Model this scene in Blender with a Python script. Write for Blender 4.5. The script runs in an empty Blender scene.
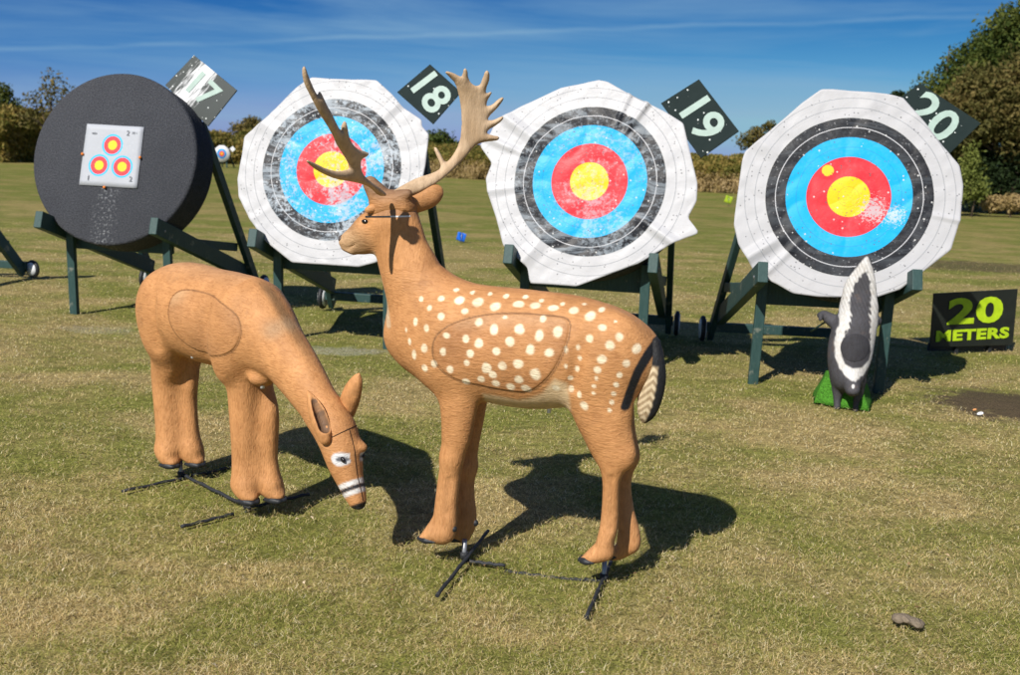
import bpy, math, random
import numpy as np
from mathutils import Vector, Matrix
from mathutils.bvhtree import BVHTree
C = bpy.context.scene.collection
random.seed(7); rng = np.random.default_rng(7)
R = math.radians

# ------------------------------------------------------------------ camera, sky, sun, exposure
CAM_H, PITCH, ROLL, FPX = 1.4, R(10.8), R(2.4), 992.0
cp, sp = math.cos(PITCH), math.sin(PITCH)
f0 = np.array([0, cp, -sp]); u0 = np.array([0, sp, cp]); r0 = np.array([1.0, 0, 0])
CX = r0*math.cos(ROLL) + u0*math.sin(ROLL); CY = u0*math.cos(ROLL) - r0*math.sin(ROLL)
cam_data = bpy.data.cameras.new('camera'); cam = bpy.data.objects.new('camera', cam_data); C.objects.link(cam)
cam_data.sensor_width = 36; cam_data.lens = 36*FPX/1020
cam_data.clip_start = .05; cam_data.clip_end = 2000
m = Matrix.Identity(4)
for i in range(3):
    m[i][0], m[i][1], m[i][2] = CX[i], CY[i], -f0[i]
m[2][3] = CAM_H
cam.matrix_world = m
cam_data.dof.use_dof = True; cam_data.dof.focus_distance = 3.5; cam_data.dof.aperture_fstop = 4.5
sc = bpy.context.scene; sc.camera = cam

SUN_AZ, SUN_EL = R(31), R(42)      # light travels towards +y, swung to +x by SUN_AZ
world = bpy.data.worlds.new('World'); sc.world = world; world.use_nodes = True
wn, wl = world.node_tree.nodes, world.node_tree.links
wn.clear()
wo = wn.new('ShaderNodeOutputWorld'); bg = wn.new('ShaderNodeBackground'); sky = wn.new('ShaderNodeTexSky')
sky.sky_type = 'NISHITA'; sky.sun_disc = False; sky.sun_elevation = SUN_EL; sky.sun_rotation = R(180) + SUN_AZ
sky.air_density = 1.0; sky.dust_density = 0.35; sky.ozone_density = 4.0; sky.altitude = 300
bg.inputs[1].default_value = .080
# high thin cirrus: streaks in the sky direction
tc = wn.new('ShaderNodeTexCoord'); mp = wn.new('ShaderNodeMapping'); mp.inputs['Rotation'].default_value = (0, R(4), R(8)); mp.inputs['Scale'].default_value = (1.1, 1.6, 13)
nz = wn.new('ShaderNodeTexNoise'); nz.inputs['Scale'].default_value = 1.9; nz.inputs['Detail'].default_value = 6; nz.inputs['Roughness'].default_value = .55; nz.inputs['Distortion'].default_value = .35
cr = wn.new('ShaderNodeValToRGB'); cr.color_ramp.elements[0].position = .42; cr.color_ramp.elements[1].position = .78
cr.color_ramp.elements[0].color = (0, 0, 0, 1); cr.color_ramp.elements[1].color = (.75, .75, .75, 1)
mx = wn.new('ShaderNodeMix'); mx.data_type = 'RGBA'; mx.inputs['B'].default_value = (2.4, 4.2, 6.0, 1)
wl.new(tc.outputs['Generated'], mp.inputs['Vector']); wl.new(mp.outputs[0], nz.inputs['Vector']); wl.new(nz.outputs['Fac'], cr.inputs[0])
vd_ = wn.new('ShaderNodeVectorMath'); vd_.operation = 'DOT_PRODUCT'; wl.new(tc.outputs['Generated'], vd_.inputs[0])
def _ray(px, py): return f0 + (px-510)/FPX*CX - (py-337.5)/FPX*CY
_n = np.cross(_ray(490, 33), _ray(993, 16)); _n /= np.linalg.norm(_n); vd_.inputs[1].default_value = tuple(map(float, _n))
nz2 = wn.new('ShaderNodeTexNoise'); nz2.inputs['Scale'].default_value = 9; nz2.inputs['Detail'].default_value = 5; wl.new(tc.outputs['Generated'], nz2.inputs['Vector'])
def wmath(op, a, b, clamp=False):
    t = wn.new('ShaderNodeMath'); t.operation = op; t.use_clamp = clamp
    for i, v in enumerate((a, b)):
        if isinstance(v, (int, float)): t.inputs[i].default_value = v
        else: wl.new(v, t.inputs[i])
    return t.outputs[0]
_d = wmath('ABSOLUTE', wmath('ADD', vd_.outputs['Value'], wmath('MULTIPLY', wmath('SUBTRACT', nz2.outputs['Fac'], .5), .010)), 0)
_t = wmath('MULTIPLY', wmath('SUBTRACT', 1.0, wmath('DIVIDE', _d, .0032), True), wmath('MULTIPLY', nz2.outputs['Fac'], .5))     # an old thinning contrail
wl.new(wmath('ADD', cr.outputs[0], _t, True), mx.inputs['Factor'])
sr = wn.new('ShaderNodeSeparateColor'); cbn = wn.new('ShaderNodeCombineColor'); wl.new(sky.outputs[0], sr.inputs[0])
def wm(op, a, b):
    t = wn.new('ShaderNodeMath'); t.operation = op
    for i, v in enumerate((a, b)):
        if isinstance(v, (int, float)): t.inputs[i].default_value = v
        else: wl.new(v, t.inputs[i])
    return t.outputs[0]
for i, (src, ref, ex, val, top) in enumerate(((0, 2.35, 3.2, .10, 2.6), (1, 4.77, 2.35, 1.32, 5.0), (1, 4.77, 1.0, 4.0, 6.0))):     # deep polarised autumn blue
    wl.new(wm('MINIMUM', wm('MULTIPLY', wm('POWER', wm('DIVIDE', sr.outputs[src], ref), ex), val), top), cbn.inputs[i])
wl.new(cbn.outputs[0], mx.inputs['A']); wl.new(mx.outputs['Result'], bg.inputs[0]); wl.new(bg.outputs[0], wo.inputs[0])
sl = bpy.data.lights.new('sun', 'SUN'); sl.energy = 4.7; sl.angle = R(.53); sl.color = (1, .95, .87)
so = bpy.data.objects.new('sun', sl); C.objects.link(so)
ldir = Vector((math.sin(SUN_AZ)*math.cos(SUN_EL), math.cos(SUN_AZ)*math.cos(SUN_EL), -math.sin(SUN_EL)))
so.rotation_euler = ldir.to_track_quat('-Z', 'Y').to_euler(); so.location = (-10, -16, 18)
sc.render.engine = 'CYCLES'
sc.view_settings.view_transform = 'Standard'; sc.view_settings.look = 'None'; sc.view_settings.exposure = 0.38; sc.view_settings.gamma = 1

# ------------------------------------------------------------------ measuring the photograph
def ray(px, py): return f0 + (px-510)/FPX*CX - (py-337.5)/FPX*CY
def gp(px, py, z=0):
    r = ray(px, py); t = (z-CAM_H)/r[2]; return np.array([0, 0, CAM_H]) + r*t
class Plane:
    """vertical working plane of a thing: local x forward, y left, z up"""
    def __init__(S, o, fw):
        S.o = np.array([o[0], o[1], 0.0]); f = np.array([fw[0], fw[1], 0.0]); S.f = f/np.linalg.norm(f); S.l = np.array([-S.f[1], S.f[0], 0])
        S.yaw = math.atan2(S.f[1], S.f[0])
    def loc(S, px, py, y=0.0):
        r = ray(px, py); c = np.array([0, 0, CAM_H]); t = ((S.o+S.l*y-c)@S.l)/(r@S.l); p = c+r*t-S.o
        return np.array([p@S.f, y, p[2]])

# ------------------------------------------------------------------ object helpers
def snoise(x, y, seed=0):
    """cheap smooth noise in -1..1"""
    return (np.sin(x*1.7+seed*1.3+1.9*np.sin(y*1.3+seed))+np.sin(y*2.3+seed*2.1+1.6*np.sin(x*1.9-seed)))*.5
def link(name, me, m=None, parent=None, smooth=True):
    o = bpy.data.objects.new(name, me); C.objects.link(o)
    if m is not None: me.materials.append(m)
    if smooth: me.polygons.foreach_set('use_smooth', [True]*len(me.polygons))
    if parent is not None: o.parent = parent
    return o
def mesh(name, verts, faces, m=None, parent=None, smooth=True):
    me = bpy.data.meshes.new(name); me.from_pydata([tuple(map(float, v)) for v in verts], [], [tuple(map(int, f)) for f in faces]); me.update()
    return link(name, me, m, parent, smooth)
def npmesh(name, V, Q, m=None, parent=None, smooth=True, cols=None):
    """fast mesh from arrays; Q is (n,k) with equal k"""
    me = bpy.data.meshes.new(name); k = Q.shape[1]
    me.vertices.add(len(V)); me.vertices.foreach_set('co', np.asarray(V, np.float32).ravel())
    me.loops.add(Q.size); me.loops.foreach_set('vertex_index', Q.astype(np.int32).ravel())
    me.polygons.add(len(Q)); me.polygons.foreach_set('loop_start', (np.arange(len(Q))*k).astype(np.int32))
    me.update(calc_edges=True); me.validate()
    if cols:
        for nm, arr in cols.items():
            a = me.attributes.new(nm, 'FLOAT_COLOR', 'POINT')
            a.data.foreach_set('color', np.concatenate([arr, np.ones((len(arr), 1))], 1).astype(np.float32).ravel())
    return link(name, me, m, parent, smooth)
def tag(o, label=None, cat=None, group=None, kind=None):
    if label: o['label'] = label
    if cat: o['category'] = cat
    if group: o['group'] = group
    if kind: o['kind'] = kind
    return o
def thing(name, label, cat, loc=(0, 0, 0), yaw=0, group=None):
    o = bpy.data.objects.new(name, None); C.objects.link(o); o.location = tuple(map(float, loc)); o.rotation_euler = (0, 0, yaw); o.empty_display_size = .1
    return tag(o, label, cat, group)

def tube_arrays(pts, rad, n=8, cap=True):
    pts = [np.array(p, float) for p in pts]; rad = [rad]*len(pts) if np.isscalar(rad) else list(rad)
    V, Fc = [], []; prev = None
    for i, p in enumerate(pts):
        t = pts[min(i+1, len(pts)-1)] - pts[max(i-1, 0)]; t = t/(np.linalg.norm(t)+1e-9)
        a = prev if prev is not None else (np.array([0, 0, 1.0]) if abs(t[2]) < .9 else np.array([1.0, 0, 0]))
        b = np.cross(t, a); b /= np.linalg.norm(b)+1e-9; a = np.cross(b, t); prev = a
        for k in range(n):
            an = 2*math.pi*k/n; V.append(p + rad[i]*(a*math.cos(an)+b*math.sin(an)))
    for i in range(len(pts)-1):
        for k in range(n):
            k2 = (k+1) % n; Fc.append((i*n+k, i*n+k2, (i+1)*n+k2, (i+1)*n+k))
    if cap: Fc.append(tuple(range(n))[::-1]); Fc.append(tuple((len(pts)-1)*n+k for k in range(n)))
    return V, Fc
def tube(name, pts, rad, m, parent=None, n=8, smooth=True):
    V, Fc = tube_arrays(pts, rad, n); o = mesh(name, V, Fc, m, parent, False)
    if smooth:
        for p in o.data.polygons: p.use_smooth = len(p.vertices) == 4
    return o
def bevel(o, w=.004, seg=2):
    b = o.modifiers.new('bevel', 'BEVEL'); b.width = w; b.segments = seg; b.limit_method = 'ANGLE'; return o
def plank(name, a, b, w, t, m, parent=None, side=(1, 0, 0)):
    """a board from a to b: w wide across 'side', t thick"""
    a, b, side = np.array(a, float), np.array(b, float), np.array(side, float)
    d = (b-a)/np.linalg.norm(b-a); s = side - d*(side@d); s /= np.linalg.norm(s); q = np.cross(d, s)
    V = [p + s*i*w/2 + q*j*t/2 for p in (a, b) for i, j in ((-1, -1), (1, -1), (1, 1), (-1, 1))]
    Fc = [(3, 2, 1, 0), (4, 5, 6, 7), (0, 1, 5, 4), (1, 2, 6, 5), (2, 3, 7, 6), (3, 0, 4, 7)]
    return bevel(mesh(name, V, Fc, m, parent, False), .005)
def lathe(name, prof, m, parent=None, n=48, axis='y'):
    """prof: (radius, offset along axis)"""
    V, Fc = [], []
    for r_, h_ in prof:
        for k in range(n):
            a = 2*math.pi*k/n; x, z = r_*math.cos(a), r_*math.sin(a)
            V.append((x, h_, z) if axis == 'y' else (x, z, h_) if axis == 'z' else (h_, x, z))
    for i in range(len(prof)-1):
        for k in range(n):
            k2 = (k+1) % n; Fc.append((i*n+k, i*n+k2, (i+1)*n+k2, (i+1)*n+k))
    Fc.append(tuple(range(n))[::-1]); Fc.append(tuple((len(prof)-1)*n+k for k in range(n)))
    return mesh(name, V, Fc, m, parent, True)
def prism(name, poly, y0, y1, m, parent=None):
    """poly of (x,z) extruded from y0 to y1"""
    n = len(poly); V = [(x, y0, z) for x, z in poly]+[(x, y1, z) for x, z in poly]
    Fc = [tuple(range(n)), tuple(range(n, 2*n))[::-1]]+[(i, i+n, (i+1) % n+n, (i+1) % n) for i in range(n)]
    return mesh(name, V, Fc, m, parent, False)

# ------------------------------------------------------------------ implicit surfaces -> one continuous mesh
def smin(a, b, k):
    h = np.maximum(k-np.abs(a-b), 0)/k; return np.minimum(a, b)-h*h*k*.25
class Field:
    def __init__(S, lo, hi, h):
        S.lo = np.array(lo, float); S.h = h; S.n = np.ceil((np.array(hi)-S.lo)/h).astype(int)+1
        S.F = np.full(S.n, .2, np.float32); S.ax = [S.lo[i]+h*np.arange(S.n[i]) for i in range(3)]
    def _win(S, lo, hi):
        i0 = np.clip(np.floor((np.array(lo)-S.lo)/S.h).astype(int), 0, S.n-1); i1 = np.clip(np.ceil((np.array(hi)-S.lo)/S.h).astype(int)+1, 1, S.n)
        sl_ = tuple(slice(a, b) for a, b in zip(i0, i1))
        return sl_, np.ix_(*[S.ax[i][sl_[i]] for i in range(3)])
    def ell(S, c, r, k=.03, rot=0.0, sub=False, flat=None):
        """ellipsoid, turned by rot in the x-z plane"""
        c, r = np.array(c, float), np.array(r, float); m_ = max(r)+k+.03
        s_, g = S._win(c-m_, c+m_)
        x, y, z = g[0]-c[0], g[1]-c[1], g[2]-c[2]; ca, sa = math.cos(rot), math.sin(rot)
        x, z = x*ca+z*sa, -x*sa+z*ca
        d = (np.sqrt((x/r[0])**2+(y/r[1])**2+(z/r[2])**2)-1)*min(r)
        S.F[s_] = -smin(-S.F[s_], d, k) if sub else smin(S.F[s_], d, k)
    def sweep(S, st, k=.03, sub=False, up=4):
        """st: stations (x,y,z,h,w): h half thickness in the x-z plane, w half width across"""
        st = np.array(st, float)
        if len(st) > 2 and up > 1:
            P = np.vstack([2*st[0]-st[1], st, 2*st[-1]-st[-2]]); out = []
            for i in range(1, len(P)-2):
                for t in np.linspace(0, 1, up, endpoint=False):
                    out.append(.5*((2*P[i])+(-P[i-1]+P[i+1])*t+(2*P[i-1]-5*P[i]+4*P[i+1]-P[i+2])*t*t+(-P[i-1]+3*P[i]-3*P[i+1]+P[i+2])*t**3))
            out.append(st[-1]); st = np.array(out)
        st[:, 3:] = np.maximum(st[:, 3:], .003)
        rm = st[:, 3:].max()+k+.03
        s_, g = S._win(st[:, :3].min(0)-rm, st[:, :3].max(0)+rm)
        sub_lo = [a.start for a in s_]
        D = np.full([a.stop-a.start for a in s_], .2, np.float32)
        for i in range(len(st)-1):
            a, b = st[i], st[i+1]; mm = max(a[3:].max(), b[3:].max())+k+.03
            w_, gg = S._win(np.minimum(a[:3], b[:3])-mm, np.maximum(a[:3], b[:3])+mm)
            ab = b[:3]-a[:3]; L = ab@ab+1e-9
            px, py, pz = gg[0]-a[0], gg[1]-a[1], gg[2]-a[2]
            t = np.clip((px*ab[0]+py*ab[1]+pz*ab[2])/L, 0, 1)
            hh = a[3]+(b[3]-a[3])*t; ww = a[4]+(b[4]-a[4])*t
            qx, qy, qz = px-ab[0]*t, py-ab[1]*t, pz-ab[2]*t
            d = (np.sqrt((qx*qx+qz*qz)/hh**2+qy*qy/ww**2)-1)*np.minimum(hh, ww)
            rel = tuple(slice(w_[j].start-sub_lo[j], w_[j].stop-sub_lo[j]) for j in range(3))
            D[rel] = np.minimum(D[rel], d)
        S.F[s_] = -smin(-S.F[s_], D, k) if sub else smin(S.F[s_], D, k)
    def mesh(S, smooth=3):
        F = S.F; nx, ny, nz_ = F.shape
        neg = F < 0
        cnt = np.zeros((nx-1, ny-1, nz_-1), np.int8)
        for i in (0, 1):
            for j in (0, 1):
                for k in (0, 1): cnt += neg[i:nx-1+i, j:ny-1+j, k:nz_-1+k]
        act = (cnt > 0) & (cnt < 8); idx = np.argwhere(act); vid = np.full(act.shape, -1, np.int32); vid[act] = np.arange(len(idx))
        acc = np.zeros((len(idx), 3)); num = np.zeros(len(idx))
        cor = [(i, j, k) for i in (0, 1) for j in (0, 1) for k in (0, 1)]
        val = {c: F[idx[:, 0]+c[0], idx[:, 1]+c[1], idx[:, 2]+c[2]].astype(float) for c in cor}
        for a in cor:
            for d in range(3):
                if a[d] == 0:
                    b = list(a); b[d] = 1; b = tuple(b); va, vb = val[a], val[b]; mk = (va < 0) != (vb < 0)
                    t = np.where(mk, va/np.where(mk, va-vb, 1), 0); p = np.array(a, float)[None]+np.zeros((len(idx), 3)); p[:, d] += t
                    acc[mk] += p[mk]; num[mk] += 1
        V = S.lo+S.h*(idx+acc/num[:, None])
        Q = []
        for d in range(3):
            e1, e2 = [(1, 2), (2, 0), (0, 1)][d]
            sA = [slice(None)]*3; sB = [slice(None)]*3; sA[d] = slice(0, -1); sB[d] = slice(1, None)
            A, B = neg[tuple(sA)], neg[tuple(sB)]; ch = np.argwhere(A != B)
            ok = (ch[:, e1] > 0) & (ch[:, e2] > 0) & (ch[:, e1] < F.shape[e1]-1) & (ch[:, e2] < F.shape[e2]-1); ch = ch[ok]
            flip = A[tuple(ch.T)]
            def cell(o1, o2):
                c_ = ch.copy(); c_[:, e1] += o1; c_[:, e2] += o2; return vid[tuple(c_.T)]
            q = np.stack([cell(-1, -1), cell(0, -1), cell(0, 0), cell(-1, 0)], 1)
            q[~flip] = q[~flip][:, ::-1]; Q.append(q)
        Q = np.concatenate(Q)
        for _ in range(smooth):      # umbrella smoothing
            s_ = np.zeros_like(V); n_ = np.zeros(len(V))
            for a, b in ((0, 1), (1, 2), (2, 3), (3, 0)):
                for p, q in ((a, b), (b, a)):
                    for ax in range(3): s_[:, ax] += np.bincount(Q[:, p], V[Q[:, q], ax], len(V))
                    n_ += np.bincount(Q[:, p], minlength=len(V))
            V = V*.4+.6*s_/n_[:, None]
        return V, Q

# ------------------------------------------------------------------ materials
def nt(name, rough=.8, spec=.3):
    m = bpy.data.materials.new(name); m.use_nodes = True; t = m.node_tree; b = t.nodes['Principled BSDF']
    b.inputs['Roughness'].default_value = rough; b.inputs['Specular IOR Level'].default_value = spec
    return m, t.nodes, t.links, b
def noise(n, l, vec, scale, detail=3, rough=.55, dist=0.0):
    t = n.new('ShaderNodeTexNoise'); t.inputs['Scale'].default_value = scale; t.inputs['Detail'].default_value = detail; t.inputs['Roughness'].default_value = rough; t.inputs['Distortion'].default_value = dist
    if vec is not None: l.new(vec, t.inputs['Vector'])
    return t.outputs['Fac']
def mapping(n, l, vec, scale=(1, 1, 1), rot=(0, 0, 0)):
    t = n.new('ShaderNodeMapping'); t.inputs['Scale'].default_value = scale; t.inputs['Rotation'].default_value = rot; l.new(vec, t.inputs['Vector']); return t.outputs[0]
def math_(n, l, op, a, b=None, clamp=False):
    t = n.new('ShaderNodeMath'); t.operation = op; t.use_clamp = clamp
    for i, v in enumerate((a, b)):
        if v is None: continue
        if isinstance(v, (int, float)): t.inputs[i].default_value = v
        else: l.new(v, t.inputs[i])
    return t.outputs[0]
def ramp(n, l, fac, stops, interp='LINEAR'):
    t = n.new('ShaderNodeValToRGB'); t.color_ramp.interpolation = interp; e = t.color_ramp.elements
    while len(e) > 1: e.remove(e[-1])
    for i, (p, c) in enumerate(stops):
        c = (c, c, c) if isinstance(c, (int, float)) else c
        el = e[0] if i == 0 else e.new(p)
        el.position = p; el.color = (*c, 1)
    l.new(fac, t.inputs[0]); return t.outputs[0]
def mixc(n, l, fac, a, b, mode='MIX'):
    t = n.new('ShaderNodeMix'); t.data_type = 'RGBA'; t.blend_type = mode
    for k, v in (('Factor', fac), ('A', a), ('B', b)):
        if isinstance(v, (int, float)): t.inputs[k].default_value = v
        elif isinstance(v, tuple): t.inputs[k].default_value = (*v, 1)
        else: l.new(v, t.inputs[k])
    return t.outputs['Result']
def bump(n, l, h, strength, dist, bsdf, normal=None):
    t = n.new('ShaderNodeBump'); t.inputs['Strength'].default_value = strength; t.inputs['Distance'].default_value = dist; l.new(h, t.inputs['Height'])
    if normal is not None: l.new(normal, t.inputs['Normal'])
    if bsdf is not None: l.new(t.outputs[0], bsdf.inputs['Normal'])
    return t.outputs[0]
def objco(n): return n.new('ShaderNodeTexCoord').outputs['Object']
def plain(name, col, rough=.7, spec=.3, var=.15, scale=30, bmp=.0, metal=0.0):
    m, n, l, b = nt(name, rough, spec); co = objco(n); f = noise(n, l, co, scale, 4)
    c = mixc(n, l, 1.0, col, ramp(n, l, f, [(.25, 1-var), (.75, 1+var)]), 'MULTIPLY'); l.new(c, b.inputs['Base Color']); b.inputs['Metallic'].default_value = metal
    if bmp: bump(n, l, f, bmp, .01, b)
    return m

def fur_material(name, rough=.62):
    """painted foam with carved fur strokes; colour comes from the paint on the mesh"""
    m, n, l, b = nt(name, rough, .28)
    co = objco(n); pa = n.new('ShaderNodeAttribute'); pa.attribute_name = 'paint'; fl = n.new('ShaderNodeAttribute'); fl.attribute_name = 'flow'
    sep = n.new('ShaderNodeSeparateColor'); l.new(fl.outputs['Color'], sep.inputs[0])
    wob = mapping(n, l, co, (1, 1, 1))
    a = noise(n, l, mapping(n, l, wob, (30, 95, 130), (0, R(14), 0)), 1, 2.5, .6, .9)
    bb = noise(n, l, mapping(n, l, wob, (130, 95, 30), (0, R(6), 0)), 1, 2.5, .6, .9)
    c = noise(n, l, mapping(n, l, wob, (30, 95, 130), (0, R(-48), 0)), 1, 2.5, .6, .9)
    hx = math_(n, l, 'ADD', math_(n, l, 'ADD', math_(n, l, 'MULTIPLY', a, sep.outputs[0]), math_(n, l, 'MULTIPLY', bb, sep.outputs[1])), math_(n, l, 'MULTIPLY', c, sep.outputs[2]))
    big = noise(n, l, co, 9, 3); mott = noise(n, l, co, 42, 4, .7)
    col = mixc(n, l, 1.0, pa.outputs['Color'], ramp(n, l, big, [(.3, (.86, .84, .80)), (.7, (1.10, 1.10, 1.10))]), 'MULTIPLY')
    col = mixc(n, l, 1.0, col, ramp(n, l, mott, [(.3, (.90, .88, .85)), (.7, (1.07, 1.07, 1.07))]), 'MULTIPLY')
    col = mixc(n, l, 1.0, col, ramp(n, l, hx, [(.36, (.86, .82, .78)), (.5, (1, 1, 1)), (.7, (1.06, 1.06, 1.05))]), 'MULTIPLY')
    dirt = ramp(n, l, noise(n, l, co, 5.5, 6, .75), [(.56, 0.0), (.72, .35)])
    col = mixc(n, l, dirt, col, (.22, .125, .065))
    l.new(col, b.inputs['Base Color'])
    n1 = bump(n, l, hx, .55, .006, None); bump(n, l, noise(n, l, co, 240, 2), .25, .0012, b, n1)
    return m
FUR = fur_material('painted_fur_foam'); ANT = None
BLACK = plain('black_paint', (.018, .02, .024), .55, .4, .3, 60, .2)
STEEL = plain('galvanised_steel', (.30, .31, .33), .45, .5, .25, 50, .1, .6)
DARKSTEEL = plain('dark_rebar', (.022, .024, .028), .6, .4, .4, 90, .5)
WHITEPLUG = plain('white_plug', (.72, .74, .76), .5)
def green_wood():
    m, n, l, b = nt('green_painted_wood', .55, .35); co = objco(n)
    g = noise(n, l, mapping(n, l, co, (30, 30, 5)), 3, 5, .7); w = noise(n, l, co, 9, 5, .7)
    c = mixc(n, l, ramp(n, l, g, [(.3, 0.0), (.8, .5)]), (.018, .050, .048), (.062, .120, .110))
    c = mixc(n, l, ramp(n, l, w, [(.60, 0.0), (.68, .7)]), c, (.20, .21, .17)); l.new(c, b.inputs['Base Color']); bump(n, l, g, .4, .004, b); return m
WOOD = green_wood()
def foam_mat():
    m, n, l, b = nt('black_foam', .95, .06); co = objco(n)
    f = noise(n, l, co, 95, 5, .85); g = noise(n, l, co, 4, 4, .6); s_ = noise(n, l, mapping(n, l, co, (60, 1, 14)), 1, 5, .8)
    sepx = n.new('ShaderNodeSeparateXYZ'); l.new(co, sepx.inputs[0])
    c = mixc(n, l, ramp(n, l, f, [(.42, 0.0), (.62, 1.0)]), (.045, .048, .057), (.115, .12, .135))
    c = mixc(n, l, ramp(n, l, g, [(.3, 0.0), (.7, .3)]), c, (.04, .042, .05))
    # worn pale streaks below the paper
    dx = math_(n, l, 'ABSOLUTE', math_(n, l, 'ADD', sepx.outputs[0], .02)); near = math_(n, l, 'SUBTRACT', 1.0, math_(n, l, 'MULTIPLY', dx, 8.0), True)
    low = math_(n, l, 'MULTIPLY', math_(n, l, 'LESS_THAN', sepx.outputs[2], -.14), near)
    dots = n.new('ShaderNodeTexNoise'); dots.inputs['Scale'].default_value = 55; dots.inputs['Detail'].default_value = 5; l.new(co, dots.inputs['Vector'])
    k = math_(n, l, 'MULTIPLY', low, ramp(n, l, dots.outputs['Fac'], [(.54, 0.0), (.64, .8)])); c = mixc(n, l, math_(n, l, 'MULTIPLY', k, .85), c, (.40, .42, .44))
    l.new(c, b.inputs['Base Color']); bump(n, l, f, 1.0, .012, b); return m
FOAM = foam_mat()
def antler_mat():
    m, n, l, b = nt('antler', .6, .3); co = objco(n); f = noise(n, l, mapping(n, l, co, (26, 26, 7)), 2, 5, .7); g = noise(n, l, co, 11, 3)
    c = ramp(n, l, g, [(.3, (.46, .315, .185)), (.7, (.60, .44, .29))]); c = mixc(n, l, ramp(n, l, f, [(.35, .45), (.55, 0.0)]), c, (.26, .17, .10)); l.new(c, b.inputs['Base Color']); bump(n, l, f, .6, .006, b); return m
ANT = antler_mat()

# ------------------------------------------------------------------ the ground
SOIL = [gp(1003, 404), gp(345, 349), gp(975, 266), gp(100, 328)]
def ground_nodes(n, l):
    """returns (position, green amount, soil mask, chalk mask, distance)"""
    pos = n.new('ShaderNodeNewGeometry').outputs['Position']
    def spot(c, rx, ry, wob=.5):
        s = n.new('ShaderNodeVectorMath'); s.operation = 'SUBTRACT'; l.new(pos, s.inputs[0]); s.inputs[1].default_value = (c[0], c[1], 0)
        q = n.new('ShaderNodeVectorMath'); q.operation = 'MULTIPLY'; l.new(s.outputs[0], q.inputs[0]); q.inputs[1].default_value = (1/rx, 1/ry, 0)
        ln = n.new('ShaderNodeVectorMath'); ln.operation = 'LENGTH'; l.new(q.outputs[0], ln.inputs[0])
        d = math_(n, l, 'ADD', ln.outputs['Value'], math_(n, l, 'MULTIPLY', math_(n, l, 'SUBTRACT', noise(n, l, pos, 6, 5, .7), .5), wob*2.2))
        return ramp(n, l, d, [(.62, 1.0), (.98, 0.0)])
    soil = math_(n, l, 'MAXIMUM', math_(n, l, 'MULTIPLY', spot(SOIL[0], .50, .46, .9), .9), math_(n, l, 'MULTIPLY', spot(SOIL[2], 1.6, .9), .7))
    chalk = math_(n, l, 'MAXIMUM', spot(SOIL[1], .42, .15, .9), math_(n, l, 'MULTIPLY', spot(SOIL[3], .30, .18, .9), .6))
    big = noise(n, l, mapping(n, l, pos, (.75, 1.15, 0)), 1.3, 5, .62, .4)
    far = noise(n, l, mapping(n, l, pos, (.10, .42, 0)), 1.0, 4, .6, .5)
    g = math_(n, l, 'ADD', math_(n, l, 'MULTIPLY', big, .62), math_(n, l, 'MULTIPLY', far, .38))
    sep = n.new('ShaderNodeSeparateXYZ'); l.new(pos, sep.inputs[0])
    return pos, ramp(n, l, g, [(.43, 0.0), (.56, 1.0)]), soil, chalk, sep.outputs[1]
def ground_mat():
    m, n, l, b = nt('mown_dry_grass', .95, .1); pos, green, soil, chalk, dist = ground_nodes(n, l)
    fine = noise(n, l, pos, 120, 5, .8); mid = noise(n, l, mapping(n, l, pos, (1, 1.6, 0)), 14, 5, .75); cl = noise(n, l, mapping(n, l, pos, (1, 2.0, 0)), 2.6, 5, .7)
    gc = mixc(n, l, green, (.43, .335, .14), (.25, .255, .06))
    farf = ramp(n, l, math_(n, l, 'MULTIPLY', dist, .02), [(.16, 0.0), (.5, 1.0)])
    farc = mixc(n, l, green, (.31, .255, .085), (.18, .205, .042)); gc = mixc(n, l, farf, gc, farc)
    gc = mixc(n, l, 1.0, gc, ramp(n, l, cl, [(.3, .76), (.7, 1.18)]), 'MULTIPLY')
    gc = mixc(n, l, 1.0, gc, ramp(n, l, mid, [(.3, .5), (.7, 1.3)]), 'MULTIPLY')
    gc = mixc(n, l, 1.0, gc, ramp(n, l, fine, [(.34, .32), (.66, 1.5)]), 'MULTIPLY')
    gc = mixc(n, l, soil, gc, mixc(n, l, ramp(n, l, fine, [(.35, 0.0), (.65, 1.0)]), (.035, .026, .018), (.14, .10, .065)))
    gc = mixc(n, l, math_(n, l, 'MULTIPLY', chalk, ramp(n, l, fine, [(.44, .0), (.6, .9)])), gc, (.46, .44, .38))
    l.new(gc, b.inputs['Base Color'])
    n1 = bump(n, l, mid, .6, .05, None); bump(n, l, fine, .7, .012, b, n1); return m
bm_n = 120
gx = np.concatenate([-np.geomspace(200, 6, 26), np.linspace(-5.8, 5.8, 90), np.geomspace(6, 200, 26)]); gy = np.concatenate([np.linspace(-60, 0, 12), np.linspace(.3, 12, 110), np.geomspace(12.4, 420, 40)])
GX, GY = np.meshgrid(gx, gy, indexing='ij')
def relief(x, y): return .006*np.sin(x*5.1+1.3*np.sin(y*3.7))+.005*np.sin(y*6.3+1.7*np.sin(x*4.1+1))-.012
GZ = relief(GX, GY)*np.clip((16-np.abs(GY))/6, 0, 1)
V = np.stack([GX, GY, GZ], -1).reshape(-1, 3); ni, nj = GX.shape
I, J = np.meshgrid(np.arange(ni-1), np.arange(nj-1), indexing='ij'); a_ = (I*nj+J).ravel()
tag(npmesh('ground', V, np.stack([a_, a_+nj, a_+nj+1, a_+1], 1), ground_mat()), kind='structure')

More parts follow.
